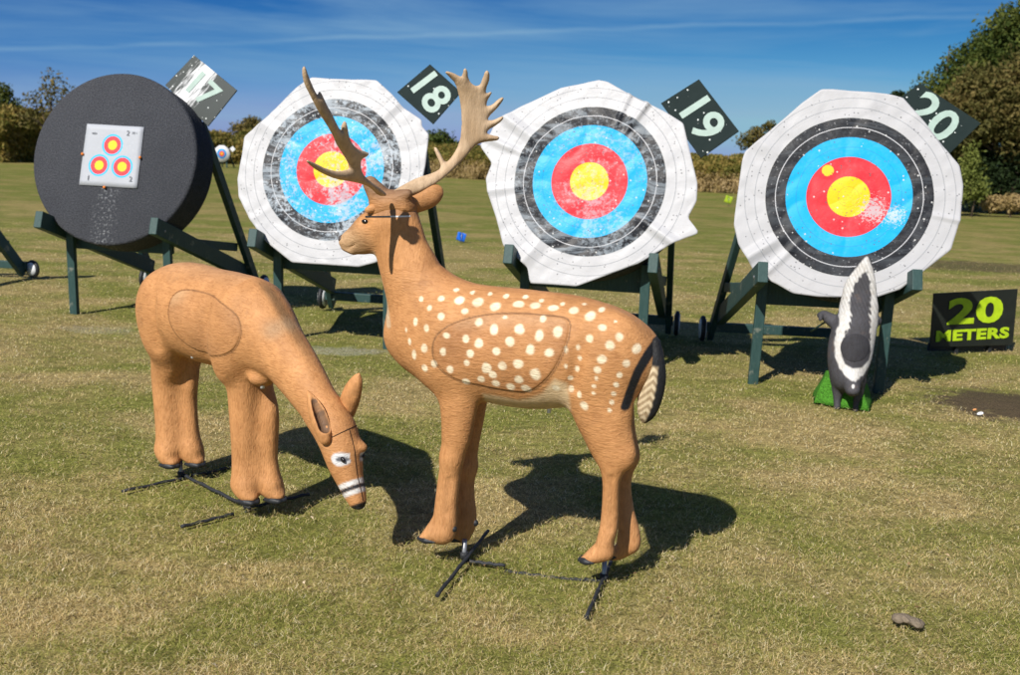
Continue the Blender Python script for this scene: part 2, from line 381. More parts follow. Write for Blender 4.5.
# short matted blades, thinner with distance
def blade_mat():
    m, n, l, b = nt('grass_blades', .75, .25); pos, green, soil, chalk, dist = ground_nodes(n, l)
    at = n.new('ShaderNodeAttribute'); at.attribute_name = 'rnd'; sep = n.new('ShaderNodeSeparateColor'); l.new(at.outputs['Color'], sep.inputs[0])
    k = math_(n, l, 'GREATER_THAN', math_(n, l, 'ADD', math_(n, l, 'MULTIPLY', green, .56), .10), sep.outputs[0])
    gr = ramp(n, l, sep.outputs[1], [(0, (.15, .165, .03)), (.5, (.32, .325, .07)), (1, (.50, .49, .14))])
    st = ramp(n, l, sep.outputs[1], [(0, (.34, .23, .09)), (.4, (.74, .57, .26)), (.8, (.86, .72, .40)), (1, (.90, .82, .56))])
    c = mixc(n, l, k, st, gr); l.new(c, b.inputs['Base Color'])
    tr = n.new('ShaderNodeBsdfTranslucent'); l.new(c, tr.inputs[0]); ms = n.new('ShaderNodeMixShader'); ms.inputs[0].default_value = .38
    l.new(b.outputs[0], ms.inputs[1]); l.new(tr.outputs[0], ms.inputs[2]); l.new(ms.outputs[0], n['Material Output'].inputs[0]); return m
def make_grass(N):
    u = rng.random(N); D = 1/(1/1.9-u*(1/1.9-1/15.0)); X = (rng.random(N)*2-1)*(D*.68+.7)
    keep = np.ones(N, bool)
    for s_, rx, ry in ((SOIL[0], .36, .36), (SOIL[1], .36, .13)):
        d = np.hypot((X-s_[0])/rx, (D-s_[1])/ry); keep &= d > .8+.5*rng.random(N)
    pit = snoise(X*11+3*np.sin(D*2.3), D*9, 1)+.8*snoise(X*31, D*27+2*np.sin(X*5), 6); keep &= (pit > -.75+.5*rng.random(N)) | (rng.random(N) < .35)
    X, D, pit = X[keep], D[keep], pit[keep]; N = len(X)
    cl = np.clip(.5+.5*pit, 0, 1.4); tall = rng.random(N) < .03
    flat = rng.random(N) < .42
    hgt = np.where(flat, rng.uniform(.008, .030, N), rng.uniform(.006, .016, N)*(.7+.6*cl))
    hgt = np.where(tall, hgt*1.9, hgt); lean = np.where(flat, rng.uniform(1.2, 1.5, N), rng.uniform(.2, 1.15, N)); az = rng.uniform(0, 2*np.pi, N)
    w = np.where(flat, .00066, .00092)*(.7+.7*rng.random(N))*np.clip(D/3.2, .9, 3)
    dx, dy = np.cos(az), np.sin(az); sx, sy = -dy*w, dx*w; z0 = relief(X, D)*np.clip((16-D)/6, 0, 1)
    hl = lean*rng.uniform(.5, 1, N)
    mx_, mz = np.sin(hl)*hgt*.5, np.cos(hl)*hgt*.5; tx, tz = mx_+np.sin(lean)*hgt*.5, mz+np.cos(lean)*hgt*.5
    zb = z0+np.where(flat, rng.uniform(0, .02, N), -.004)
    cu = rng.normal(0, .006, N)
    V = np.empty((N, 5, 3)); 
    V[:, 0] = np.stack([X-sx, D-sy, zb], 1); V[:, 1] = np.stack([X+sx, D+sy, zb], 1)
    V[:, 2] = np.stack([X+dx*mx_+sx*.8-dy*cu, D+dy*mx_+sy*.8+dx*cu, zb+mz], 1); V[:, 3] = np.stack([X+dx*mx_-sx*.8-dy*cu, D+dy*mx_-sy*.8+dx*cu, zb+mz], 1)
    V[:, 4] = np.stack([X+dx*tx, D+dy*tx, zb+tz], 1)
    b0 = np.arange(N)*5
    T = np.concatenate([np.stack([b0, b0+1, b0+2], 1), np.stack([b0, b0+2, b0+3], 1), np.stack([b0+3, b0+2, b0+4], 1)])
    col = np.repeat(np.stack([rng.random(N), rng.random(N), rng.random(N)], 1), 5, 0)
    return npmesh('grass', V.reshape(-1, 3), T, blade_mat(), cols={'rnd': col}, smooth=False)
tag(make_grass(1000000), 'short dry grass with green patches and straw strands', 'grass', kind='stuff')

# ------------------------------------------------------------------ archery butts, faces, easels, number plates
class Face:
    def __init__(S, x, y, z, yaw, tilt=15):
        S.c = np.array([x, y, z]); ya, ti = R(yaw), R(tilt); S.M = Matrix.Rotation(-ya, 4, 'Z') @ Matrix.Rotation(-ti, 4, 'X')
        A = np.array(S.M.to_3x3()); S.ex, S.ey, S.ez = A[:, 0], A[:, 1], A[:, 2]
    def loc(S, px, py, yo=0.0):
        r = ray(px, py); o = S.c+S.ey*yo; c = np.array([0, 0, CAM_H]); t = ((o-c)@S.ey)/(r@S.ey); p = c+r*t-S.c
        return np.array([p@S.ex, yo, p@S.ez])
    def place(S, o): o.matrix_world = Matrix.Translation(tuple(map(float, S.c))) @ S.M; return o
T17, T18, T19, T20 = Face(-3.008, 7.487, 1.203, 8.9), Face(-1.251, 6.787, 1.208, 9.1), Face(.466, 6.425, 1.211, 11.5), Face(2.007, 6.066, 1.194, 11.6)

def ring_mat(name, seed, scuff_glare, sheen_streak, rough=.42):
    m, n, l, b = nt(name, rough, .22); co = objco(n)
    sep = n.new('ShaderNodeSeparateXYZ'); l.new(co, sep.inputs[0]); cb = n.new('ShaderNodeCombineXYZ'); l.new(sep.outputs[0], cb.inputs[0]); l.new(sep.outputs[2], cb.inputs[1])
    ln = n.new('ShaderNodeVectorMath'); ln.operation = 'LENGTH'; l.new(cb.outputs[0], ln.inputs[0]); rr = math_(n, l, 'MULTIPLY', ln.outputs['Value'], 1/.61)
    off = n.new('ShaderNodeVectorMath'); off.operation = 'ADD'; l.new(cb.outputs[0], off.inputs[0]); off.inputs[1].default_value = (seed*3.7, seed*1.9, seed); P = off.outputs[0]
    Y, Rr, B_, K, W = (.76, .52, .010), (.60, .025, .038), (.003, .36, .68), (.012, .013, .017), ((.49, .49, .505) if seed != 3 else (.44, .44, .455))
    c = ramp(n, l, rr, [(0, Y), (.2, Rr), (.4, B_), (.6, K), (.8, W)], 'CONSTANT')
    # thin scoring lines
    for r_, colr, wd in ((.1, (.45, .33, .02), .002), (.3, (.45, .03, .03), .002), (.5, (.01, .22, .45), .002), (.7, (.5, .5, .52), .004), (.9, (.28, .29, .31), .0038), (1.0, (.28, .29, .31), .0034), (.8, (.45, .45, .45), .003)):
        d = math_(n, l, 'LESS_THAN', math_(n, l, 'ABSOLUTE', math_(n, l, 'SUBTRACT', rr, r_)), wd); c = mixc(n, l, d, c, colr)
    # worn print, with glare patches and sheen streaks painted into the colour
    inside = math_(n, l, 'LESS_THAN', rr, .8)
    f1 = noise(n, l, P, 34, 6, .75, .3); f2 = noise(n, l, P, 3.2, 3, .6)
    k = math_(n, l, 'MULTIPLY', ramp(n, l, math_(n, l, 'ADD', math_(n, l, 'MULTIPLY', f1, .6), math_(n, l, 'MULTIPLY', f2, .4)), [(.505, 0.0), (.575, 1.0)]), scuff_glare)
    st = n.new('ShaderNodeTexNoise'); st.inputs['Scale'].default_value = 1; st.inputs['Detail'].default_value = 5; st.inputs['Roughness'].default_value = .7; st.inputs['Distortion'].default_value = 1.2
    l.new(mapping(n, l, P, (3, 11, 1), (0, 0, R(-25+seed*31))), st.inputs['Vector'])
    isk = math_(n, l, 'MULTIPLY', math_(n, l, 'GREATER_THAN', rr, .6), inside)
    k = math_(n, l, 'MAXIMUM', k, math_(n, l, 'MULTIPLY', math_(n, l, 'MULTIPLY', ramp(n, l, st.outputs['Fac'], [(.50, 0.0), (.60, 1.0)]), sheen_streak), isk))
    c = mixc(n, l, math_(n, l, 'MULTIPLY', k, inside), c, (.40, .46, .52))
    # arrow holes: small dark dots, and pale frayed ones in the print
    for sc_, th, colr, m0 in ((40, .11, (.10, .10, .11), None), (24, .085, (.55, .55, .54), inside), (13, .04, (.04, .04, .04), None)):
        v = n.new('ShaderNodeTexVoronoi'); v.inputs['Scale'].default_value = sc_; l.new(P, v.inputs['Vector'])
        rnd = n.new('ShaderNodeSeparateColor'); l.new(v.outputs['Color'], rnd.inputs[0])
        h = math_(n, l, 'MULTIPLY', math_(n, l, 'LESS_THAN', v.outputs['Distance'], th*1.6), math_(n, l, 'GREATER_THAN', rnd.outputs[0], .58))
        if m0 is not None: h = math_(n, l, 'MULTIPLY', h, m0)
        c = mixc(n, l, math_(n, l, 'MULTIPLY', h, .8), c, colr)
    # shot marks crowding the middle, pale pricks in the dark ring
    fl = noise(n, l, mapping(n, l, P, (1, 2.2, 1), (0, 0, R(35))), 62, 4, .8); gold = math_(n, l, 'SUBTRACT', 1.0, math_(n, l, 'MULTIPLY', rr, 3.2), True)
    c = mixc(n, l, math_(n, l, 'MULTIPLY', math_(n, l, 'GREATER_THAN', math_(n, l, 'ADD', fl, math_(n, l, 'MULTIPLY', gold, .08)), .66), .75), c, (.20, .13, .04))
    v = n.new('ShaderNodeTexVoronoi'); v.inputs['Scale'].default_value = 46; l.new(P, v.inputs['Vector']); rnd = n.new('ShaderNodeSeparateColor'); l.new(v.outputs['Color'], rnd.inputs[0])
    c = mixc(n, l, math_(n, l, 'MULTIPLY', math_(n, l, 'MULTIPLY', math_(n, l, 'LESS_THAN', v.outputs['Distance'], .20), math_(n, l, 'GREATER_THAN', rnd.outputs[0], .45)), math_(n, l, 'MULTIPLY', isk, .45)), c, (.30, .30, .31))
    if seed == 3:   # frayed patch low right of the gold, one yellow repair in the red
        for cx_, cz_, r_, colr, th in ((.15, -.075, .17, (.48, .42, .44), .56), (.27, -.10, .14, (.45, .52, .56), .58), (-.13, .155, .036, (.85, .60, .03), .3)):
            s = n.new('ShaderNodeVectorMath'); s.operation = 'DISTANCE'; l.new(cb.outputs[0], s.inputs[0]); s.inputs[1].default_value = (cx_, cz_, 0)
            fal = math_(n, l, 'SUBTRACT', 1.0, math_(n, l, 'DIVIDE', s.outputs['Value'], r_), True)
            g = noise(n, l, P, 60, 5, .8); h = math_(n, l, 'GREATER_THAN', math_(n, l, 'ADD', g, math_(n, l, 'MULTIPLY', fal, .35)), th+.17)
            h = math_(n, l, 'MULTIPLY', h, math_(n, l, 'GREATER_THAN', fal, .02)); c = mixc(n, l, math_(n, l, 'MULTIPLY', h, .85), c, colr)
    l.new(c, b.inputs['Base Color']); hh = noise(n, l, P, 38, 5, .7); h2 = noise(n, l, P, 7, 3, .6, .6)
    n1 = bump(n, l, h2, .22, .02, None); bump(n, l, hh, .3 if seed != 3 else .12, .005, b, n1); return m
def butt(face, rad, th, label, y0=.012):
    pr = [(rad-.02, y0), (rad-.006, y0+.006), (rad, y0+.02)]+[(rad+.0015*math.sin(i*2.2), y0+.02+(th-.04)*i/8) for i in range(1, 8)]+[(rad, y0+th-.02), (rad-.02, y0+th)]
    return tag(face.place(lathe('target_butt', pr, FOAM, None, 96)), label, 'target butt', 'round foam butts on the easels')
def sheet(face, outline, mat, label, seed, folds):
    P = [face.loc(*p, .0)[[0, 2]] for p in outline]; P = np.array(P)
    # resample outline by angle
    NT, NR = 300, 46; th = np.linspace(0, 2*np.pi, NT, endpoint=False); rad = np.zeros(NT)
    for i, t in enumerate(th):
        d = np.array([math.cos(t), math.sin(t)]); best = 0
        for a, b in zip(P, np.roll(P, -1, 0)):
            e = b-a; den = d[0]*e[1]-d[1]*e[0]
            if abs(den) < 1e-9: continue
            s = (a[0]*e[1]-a[1]*e[0])/den; u = (a[0]*d[1]-a[1]*d[0])/den
            if s > 0 and -1e-6 <= u <= 1+1e-6: best = max(best, s)
        rad[i] = best
    rad = (np.roll(rad, 1)+rad*6+np.roll(rad, -1))/8
    fr = np.concatenate([[0], np.linspace(.06, 1, NR)**.8]); V = []; 
    for f in fr[1:]:
        rr = rad*f; x, z = rr*np.cos(th), rr*np.sin(th)
        edge = np.clip((rr-.47)/.16, 0, 1)
        y = -.004-.006*np.abs(snoise(x*9, z*9, seed))*(1-edge)
        for (ang, amp, wid) in folds:      # radial folds running in from the rim
            da = (th-R(ang)+np.pi) % (2*np.pi)-np.pi
            y -= amp*np.maximum(1-np.abs(da*rr/wid), 0)*np.clip((rr-.34)/.26, 0, 1)
        y += edge*(.0015*np.sin(th*17+seed+2*np.sin(th*5))+.002*snoise(x*22, z*22, seed+4))
        y = np.minimum(y, .02)
        V.append(np.stack([x, y, z], 1))
    V = [np.array([[0, -.004, 0]])]+V
    n_r = len(V)-1; V = np.concatenate(V); Q = []
    for i in range(n_r-1):
        a = 1+i*NT+np.arange(NT); b = 1+i*NT+(np.arange(NT)+1) % NT; Q.append(np.stack([a, b, b+NT, a+NT], 1))
    Q = np.concatenate(Q); fc = [tuple(q) for q in Q]+[(0, 1+(k+1) % NT, 1+k) for k in range(NT)]
    o = mesh('archery_target', V, fc, mat); so_ = o.modifiers.new('thick', 'SOLIDIFY'); so_.thickness = .003
    return tag(face.place(o), label, 'archery target', 'round ringed target sheets')
GRP_E = 'green wooden easels holding the butts'
def easel(face, yaw, label, lean=0.0, xr=.40, wheels=True, dx=0.0):
    o = thing('wooden_easel', label, 'easel', (face.c[0]+dx, face.c[1], 0), R(-yaw), GRP_E)
    for s in (-1, 1):
        plank('front_leg', (s*xr, .05, -.02), (s*(xr-.005), .03, .70), .062, .042, WOOD, o, (1, 0, 0))
        plank('cradle_arm', (s*(xr+.055), -.27, .745), (s*(xr+.055), 1.32, .215), .06, .125, WOOD, o, (1, 0, 0))
        plank('rear_leg', (s*(xr+.105), 1.47, .03), (s*(xr+(.0 if s < 0 else .105)), .47 if s < 0 else .40, 1.38 if s < 0 else 1.48), .045, .085, WOOD, o, (1, 0, 0))
        plank('side_rail', (s*(xr+.01), .10, .60), (s*(xr+.06), 1.08, .47), .045, .07, WOOD, o, (1, 0, 0))
        if wheels:
            w = lathe('wheel', [(.07, -.018), (.095, -.014), (.10, 0), (.095, .014), (.07, .018)], BLACK, o, 24, 'x'); w.location = (s*(xr+.17), 1.42, .10)
            h = lathe('hub', [(.076, -.022), (.076, .022)], WHITEPLUG, w, 20, 'x')
        tube('bolt', [(s*(xr+.055)-.03*s, -.16, .70), (s*(xr+.09), -.16, .70)], .009, STEEL, o, 8)
    plank('apron', (-xr, .115, .60), (xr, .115, .60), .045, .20, WOOD, o, (0, 1, 0))
    plank('axle_rail', (-xr-.14, 1.40, .12), (xr+.14, 1.40, .12), .05, .07, WOOD, o, (0, 1, 0))
    plank('cross_rail', (-xr-.08, .52, 1.36), (xr+.08, .52, 1.36), .04, .09, WOOD, o, (0, 1, 0))
    return o
def plate_mat(name, glare=0.0, seed=0):
    m, n, l, b = nt(name, (.5 if glare else .7), (.3 if glare else .12)); co = objco(n)
    v = n.new('ShaderNodeTexVoronoi'); v.inputs['Scale'].default_value = 26; l.new(co, v.inputs['Vector']); rnd = n.new('ShaderNodeSeparateColor'); l.new(v.outputs['Color'], rnd.inputs[0])
    nn = noise(n, l, co, 120, 2)
    h = math_(n, l, 'MULTIPLY', math_(n, l, 'LESS_THAN', math_(n, l, 'ADD', v.outputs['Distance'], math_(n, l, 'MULTIPLY', nn, .12)), .22), math_(n, l, 'GREATER_THAN', rnd.outputs[0], .5))
    c = mixc(n, l, noise(n, l, co, 14, 4), (.008, .017, .017), (.018, .03, .029)); c = mixc(n, l, h, c, (.62, .66, .64))
    if glare:   # sun glare painted as a pale streaked band across the plate
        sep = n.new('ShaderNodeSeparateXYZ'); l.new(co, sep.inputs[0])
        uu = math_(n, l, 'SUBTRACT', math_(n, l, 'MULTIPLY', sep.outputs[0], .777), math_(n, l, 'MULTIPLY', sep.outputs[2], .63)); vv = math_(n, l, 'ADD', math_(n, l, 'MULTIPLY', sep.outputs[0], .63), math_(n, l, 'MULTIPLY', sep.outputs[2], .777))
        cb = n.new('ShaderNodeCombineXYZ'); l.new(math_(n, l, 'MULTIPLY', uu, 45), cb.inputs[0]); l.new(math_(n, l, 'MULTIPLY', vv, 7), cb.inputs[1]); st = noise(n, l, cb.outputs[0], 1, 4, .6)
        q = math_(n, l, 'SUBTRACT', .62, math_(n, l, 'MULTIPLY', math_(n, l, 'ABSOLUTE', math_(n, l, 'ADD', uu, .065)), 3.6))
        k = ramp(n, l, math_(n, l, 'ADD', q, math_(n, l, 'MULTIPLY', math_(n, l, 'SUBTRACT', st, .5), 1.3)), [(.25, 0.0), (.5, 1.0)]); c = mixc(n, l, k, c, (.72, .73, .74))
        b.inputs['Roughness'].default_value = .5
    l.new(c, b.inputs['Base Color']); bump(n, l, h, .5, .004, b); return m
MINT = plain('mint_lettering', (.34, .45, .40), .5, .3, .12, 20)
def text_mesh(name, s, size, m, parent, bold=.0, depth=.0015, sx=1.0, align='CENTER', sp_=1.0):
    cu = bpy.data.curves.new(name, 'FONT'); cu.body = s; cu.size = size; cu.offset = bold; cu.extrude = depth; cu.align_x = align; cu.align_y = 'CENTER'; cu.resolution_u = 4; cu.space_character = sp_
    t = bpy.data.objects.new(name, cu); C.objects.link(t); dg = bpy.context.evaluated_depsgraph_get(); me = bpy.data.meshes.new_from_object(t.evaluated_get(dg))
    bpy.data.objects.remove(t); me.transform(Matrix.Scale(sx, 4, (1, 0, 0))); return link(name, me, m, parent, False)
def number_plate(face, corners, digits, label, mat, size, up_deg, off=(0, 0), dep=.25):
    P = np.array([face.loc(*p, dep)[[0, 2]] for p in corners]); c0 = P.mean(0); P -= c0
    o = prism('number_plate', [tuple(p) for p in P], 0, .012, mat); bevel(o, .0015, 1)
    o.matrix_world = Matrix.Translation(tuple(map(float, face.c))) @ face.M @ Matrix.Translation((float(c0[0]), dep, float(c0[1])))
    tag(o, label, 'number plate', 'numbered plates above the butts')
    t = text_mesh('numeral', digits, size, MINT, o, .006, .001, 1.06)
    t.matrix_parent_inverse = Matrix.Identity(4); t.matrix_local = Matrix.Translation((off[0], -.003, off[1])) @ Matrix.Rotation(R(up_deg), 4, 'Y') @ Matrix.Rotation(R(90), 4, 'X')
    return o

def Z(o, s, pts): return [(o[0]+x/s, o[1]+y/s) for x, y in pts]
butt(T17, .655, .30, 'bare black foam butt carrying a small three spot paper face', 0.0)
butt(T18, .615, .20, 'foam butt behind the creased white face under plate 18', .03)
butt(T19, .615, .20, 'foam butt behind the loosely draped white face under plate 19', .03)
butt(T20, .615, .22, 'foam butt behind the white face under plate 20, a black edge showing at its left', .03)
easel(T17, 9, 'green easel of the bare black butt, leftmost of the four full easels')
easel(T18, 9, 'green easel behind the antlers, under the butt of plate 18')
easel(T19, 11.5, 'green easel beyond the back of the spotted deer, under the butt of plate 19')
easel(T20, 4, 'green easel behind the skunk, under the butt of plate 20', 0, .39, True, -.07)
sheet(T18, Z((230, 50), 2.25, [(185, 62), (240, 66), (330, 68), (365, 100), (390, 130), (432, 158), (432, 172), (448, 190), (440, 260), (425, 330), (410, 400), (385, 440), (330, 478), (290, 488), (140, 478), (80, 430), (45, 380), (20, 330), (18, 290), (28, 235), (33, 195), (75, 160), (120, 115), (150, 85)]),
      ring_mat('worn_glare_face_print', 1, .8, .65), 'ringed white face with mottled blue print, behind the antlers and beside plate 18', 1, [(48, .016, .05), (112, .010, .06), (150, .014, .07), (215, .008, .04)])
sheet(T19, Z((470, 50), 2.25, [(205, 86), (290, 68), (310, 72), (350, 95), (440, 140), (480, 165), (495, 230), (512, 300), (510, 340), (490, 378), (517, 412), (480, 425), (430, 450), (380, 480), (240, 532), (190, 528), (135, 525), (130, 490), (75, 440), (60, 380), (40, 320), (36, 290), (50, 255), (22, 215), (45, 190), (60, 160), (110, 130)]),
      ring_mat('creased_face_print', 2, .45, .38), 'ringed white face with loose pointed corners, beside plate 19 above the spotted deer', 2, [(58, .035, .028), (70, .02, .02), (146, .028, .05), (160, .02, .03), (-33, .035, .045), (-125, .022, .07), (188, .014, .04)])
sheet(T20, Z((700, 50), 1.775, [(215, 70), (235, 70), (330, 78), (360, 85), (400, 130), (430, 170), (460, 205), (467, 240), (462, 300), (445, 355), (400, 390), (355, 425), (310, 440), (210, 438), (165, 432), (135, 415), (100, 400), (68, 345), (60, 310), (62, 290), (75, 195), (80, 180), (140, 130), (180, 95)]),
      ring_mat('clean_face_print', 3, .05, .08, .5), 'ringed white face with solid blue and red rings, behind the skunk and beside plate 20', 3, [(-10, .014, .02), (216, .028, .05), (228, .018, .03), (150, .008, .06), (80, .008, .08)])
number_plate(T17, [(165, 85), (194, 55), (237, 90), (208, 126)], '17', 'number plate with a painted glare band so that only a 7 reads, above the black butt', plate_mat('glare_plate', 1), .27, 39)
number_plate(T18, [(397, 92), (430, 64), (461, 92), (433, 124)], '18', 'square dark plate with a pale 18 between the two antlers', plate_mat('plate_paint', 0, 1), .29, 50, (-.01, .01))
number_plate(T19, [(661, 103), (699, 79), (739, 131), (701, 158)], '19', 'dark plate with a pale 19 at the upper right of the draped face', plate_mat('plate_paint', 0, 2), .30, 53, (0, .0))
number_plate(T20, [(883, 110), (920, 83), (981, 123), (945, 158)], '20', 'dark plate with a pale 20 in front of the tall trees', plate_mat('plate_paint', 0, 3), .29, 41, (-.0, .0))

# small paper face with three spots on the bare butt
def three_spot():
    m, n, l, b = nt('three_spot_paper', .6, .3); co = objco(n); sep = n.new('ShaderNodeSeparateXYZ'); l.new(co, sep.inputs[0]); cb = n.new('ShaderNodeCombineXYZ'); l.new(sep.outputs[0], cb.inputs[0]); l.new(sep.outputs[2], cb.inputs[1])
    c = None; base = (.40, .42, .46); f = noise(n, l, co, 70, 5, .7); fr = noise(n, l, co, 300, 3, .8)
    for cx_, cz_ in ((-.002, .082), (-.092, -.075), (.094, -.078)):
        d = n.new('ShaderNodeVectorMath'); d.operation = 'DISTANCE'; l.new(cb.outputs[0], d.inputs[0]); d.inputs[1].default_value = (cx_, cz_, 0)
        q = math_(n, l, 'ADD', math_(n, l, 'MULTIPLY', d.outputs['Value'], 10.0), math_(n, l, 'MULTIPLY', math_(n, l, 'SUBTRACT', fr, .5), .06))
        k = ramp(n, l, q, [(0, (.80, .55, .02)), (.36, (.72, .05, .06)), (.68, (.05, .45, .78)), (.84, base)], 'CONSTANT')
        msk = math_(n, l, 'LESS_THAN', q, .84); c = mixc(n, l, msk, base if c is None else c, k)
    c = mixc(n, l, ramp(n, l, f, [(.6, 0.0), (.72, .35)]), c, (.75, .75, .76)); l.new(c, b.inputs['Base Color']); bump(n, l, noise(n, l, co, 9, 4), .4, .01, b); return m
P = np.array([T17.loc(*p, -.006)[[0, 2]] for p in Z((60, 110), 7.5, [(203, 103), (630, 128), (578, 588), (143, 560)])]); c0 = P.mean(0)
gu = np.linspace(0, 1, 13); Vp = []
for v in gu:
    for u in gu:
        p = (P[0]*(1-u)+P[1]*u)*(1-v)+(P[3]*(1-u)+P[2]*u)*v-c0; Vp.append((p[0], -.002-.004*abs(math.sin(u*5+v*3))*(1 if 0 < u < 1 else .4), p[1]))
pf = mesh('paper_target', Vp, [(j*13+i, j*13+i+13, j*13+i+14, j*13+i+1) for j in range(12) for i in range(12)], three_spot()); pf.modifiers.new('t', 'SOLIDIFY').thickness = .0015
pf.matrix_world = Matrix.Translation(tuple(map(float, T17.c))) @ T17.M @ Matrix.Translation((float(c0[0]), -.004, float(c0[1])))
tag(pf, 'small square paper face with three spots pinned to the black foam', 'paper target')
INK = plain('grey_print', (.16, .17, .19), .7)
for s, x, z, sz in (('1', -.165, -.175, .055), ('2', .175, -.17, .055), ('2', .115, .175, .055), ('10 \u2022', .165, .178, .026)):
    t = text_mesh('printed_mark', s, sz, INK, pf, .0, .0006); t.matrix_parent_inverse = Matrix.Identity(4); t.matrix_local = Matrix.Translation((x, -.0095, z)) @ Matrix.Rotation(R(90), 4, 'X')
lg = mesh('printed_mark', [(-.155+.022*math.cos(a), -.0095, .165+.007*math.sin(a)) for a in np.linspace(0, 2*math.pi, 16, endpoint=False)], [tuple(range(16))[::-1]], INK, pf, False)
PIN = plain('orange_pin', (.75, .20, .02), .5)
for x, z in ((P[0]*.5+P[3]*.5-c0), (P[1]*.5+P[2]*.5-c0), (P[3]*.55+P[2]*.45-c0-(0, .008))):
    q = lathe('pin', [(.004, 0), (.011, -.006), (.008, -.014)], PIN, pf, 12); q.location = (float(x), -.004, float(z)); q.matrix_parent_inverse = Matrix.Identity(4)

# neighbour easel cut by the left edge of the picture: its rear leg and wheel
nb = thing('wooden_easel', 'dark easel leg and small wheel at the far left edge of the field', 'easel', (-5.0, 8.0, 0), R(-4), GRP_E)
A = gp(28, 278)-np.array([-5.0, 8.0, 0]); ca, sa = math.cos(R(4)), math.sin(R(4)); ax_, ay_ = A[0]*ca-A[1]*sa, A[0]*sa+A[1]*ca
plank('rear_leg', (ax_-.04, ay_+.0, .05), (ax_-.34, ay_-1.1, 1.5), .05, .11, WOOD, nb); plank('rear_leg', (ax_-.84, ay_+.0, .05), (ax_-.94, ay_-1.1, 1.5), .05, .11, WOOD, nb)
plank('cradle_arm', (ax_-.12, ay_-.12, .30), (ax_-.42, ay_-1.65, .76), .05, .12, WOOD, nb); plank('axle_rail', (ax_-.95, ay_, .12), (ax_, ay_, .12), .05, .07, WOOD, nb, (0, 1, 0))
plank('front_leg', (ax_-.45, ay_-1.4, 0), (ax_-.45, ay_-1.4, .7), .09, .045, WOOD, nb)
w = lathe('wheel', [(.06, -.018), (.08, -.014), (.085, 0), (.08, .014), (.06, .018)], BLACK, nb, 24, 'x'); w.location = (ax_+.05, ay_, .09); w.rotation_euler = (0, 0, R(68)); lathe('hub', [(.062, -.022), (.062, .022)], WHITEPLUG, w, 20, 'x')

# 20 METERS board
SP = Plane(gp(973, 352), (1, .25)); cs = [SP.loc(*p) for p in [(934, 293.5), (1018, 289), (1013, 345), (930, 347.5)]]
DK = plain('black_board', (.014, .017, .014), .45, .4, .3, 9); LIME = plain('lime_lettering', (.42, .60, .015), .5, .3, .2, 15)
sg = thing('distance_sign', 'black board with lime lettering leaning in the grass by the right edge', 'sign', SP.o, SP.yaw)
bd = prism('board', [(float(c[0]), float(c[2])) for c in cs], 0, .012, DK, sg); bevel(bd, .002, 1)
zm = sum(c[2] for c in cs)/4; xm = sum(c[0] for c in cs)/4; W_ = cs[1][0]-cs[0][0]
for s, sz, dz, dx, bo in (('20', .265, .055, .0, .010), ('METERS', .112, -.125, .0, .005)):
    t = text_mesh('lettering', s, sz, LIME, sg, bo, .001, 1.75 if s == '20' else 1.6, sp_=1.08); t.matrix_parent_inverse = Matrix.Identity(4)
    t.matrix_local = Matrix.Translation((float(xm)+dx, -.004, float(zm)+dz)) @ Matrix.Rotation(R(-2.5), 4, 'Y') @ Matrix.Rotation(R(90), 4, 'X')
plank('stake', (float(xm)-.1, .03, -.05), (float(xm)-.1, .03, float(zm)), .03, .02, BLACK, sg); plank('stake', (float(xm)+.2, .03, -.05), (float(xm)+.2, .03, float(zm)), .03, .02, BLACK, sg)
plank('foot_rail', (float(cs[3][0])+.03, .06, .03), (float(cs[2][0])-.02, .06, .03), .03, .06, BLACK, sg, (0, 1, 0))

# ------------------------------------------------------------------ the foam animals
def edges(pl, lst):
    """stations from pairs of outline points (x1,y1,x2,y2,half width,side offset)"""
    out = []
    for x1, y1, x2, y2, w, yo in lst:
        A, B = pl.loc(x1, y1, yo), pl.loc(x2, y2, yo); c_ = (A+B)/2; out.append((c_[0], yo, c_[2], np.linalg.norm(A-B)/2, w))
    return out
def sstep(a, b, x): t = np.clip((x-a)/(b-a), 0, 1); return t*t*(3-2*t)
def lerp(c, col, k): return c*(1-k[:, None])+np.array(col)[None]*k[:, None]
def seg_dist(x, z, pts):
    d = np.full(len(x), 9.0)
    for (ax, az), (bx, bz) in zip(pts[:-1], pts[1:]):
        vx, vz = bx-ax, bz-az; t = np.clip(((x-ax)*vx+(z-az)*vz)/(vx*vx+vz*vz), 0, 1); d = np.minimum(d, np.hypot(x-ax-vx*t, z-az-vz*t))
    return d
def poly_sd(x, z, P):
    """signed distance to a closed polygon, negative inside"""
    P = np.asarray(P); Q = np.roll(P, -1, 0); d = np.full(x.shape, 9.0); ins = np.zeros(x.shape, bool)
    for a, b in zip(P, Q):
        v = b-a; t = np.clip(((x-a[0])*v[0]+(z-a[1])*v[1])/(v@v+1e-12), 0, 1); d = np.minimum(d, np.hypot(x-a[0]-v[0]*t, z-a[1]-v[1]*t))
        cr_ = ((a[1] > z) != (b[1] > z)) & (x < (b[0]-a[0])*(z-a[1])/(b[1]-a[1]+1e-12)+a[0]); ins ^= cr_
    return np.where(ins, -d, d)
def smooth_closed(P, it=2):
    P = np.array(P, float)
    for _ in range(it):
        Q = np.roll(P, -1, 0); P = np.stack([P*.75+Q*.25, P*.25+Q*.75], 1).reshape(-1, 2)
    return P
TAN = np.array([.50, .245, .098])

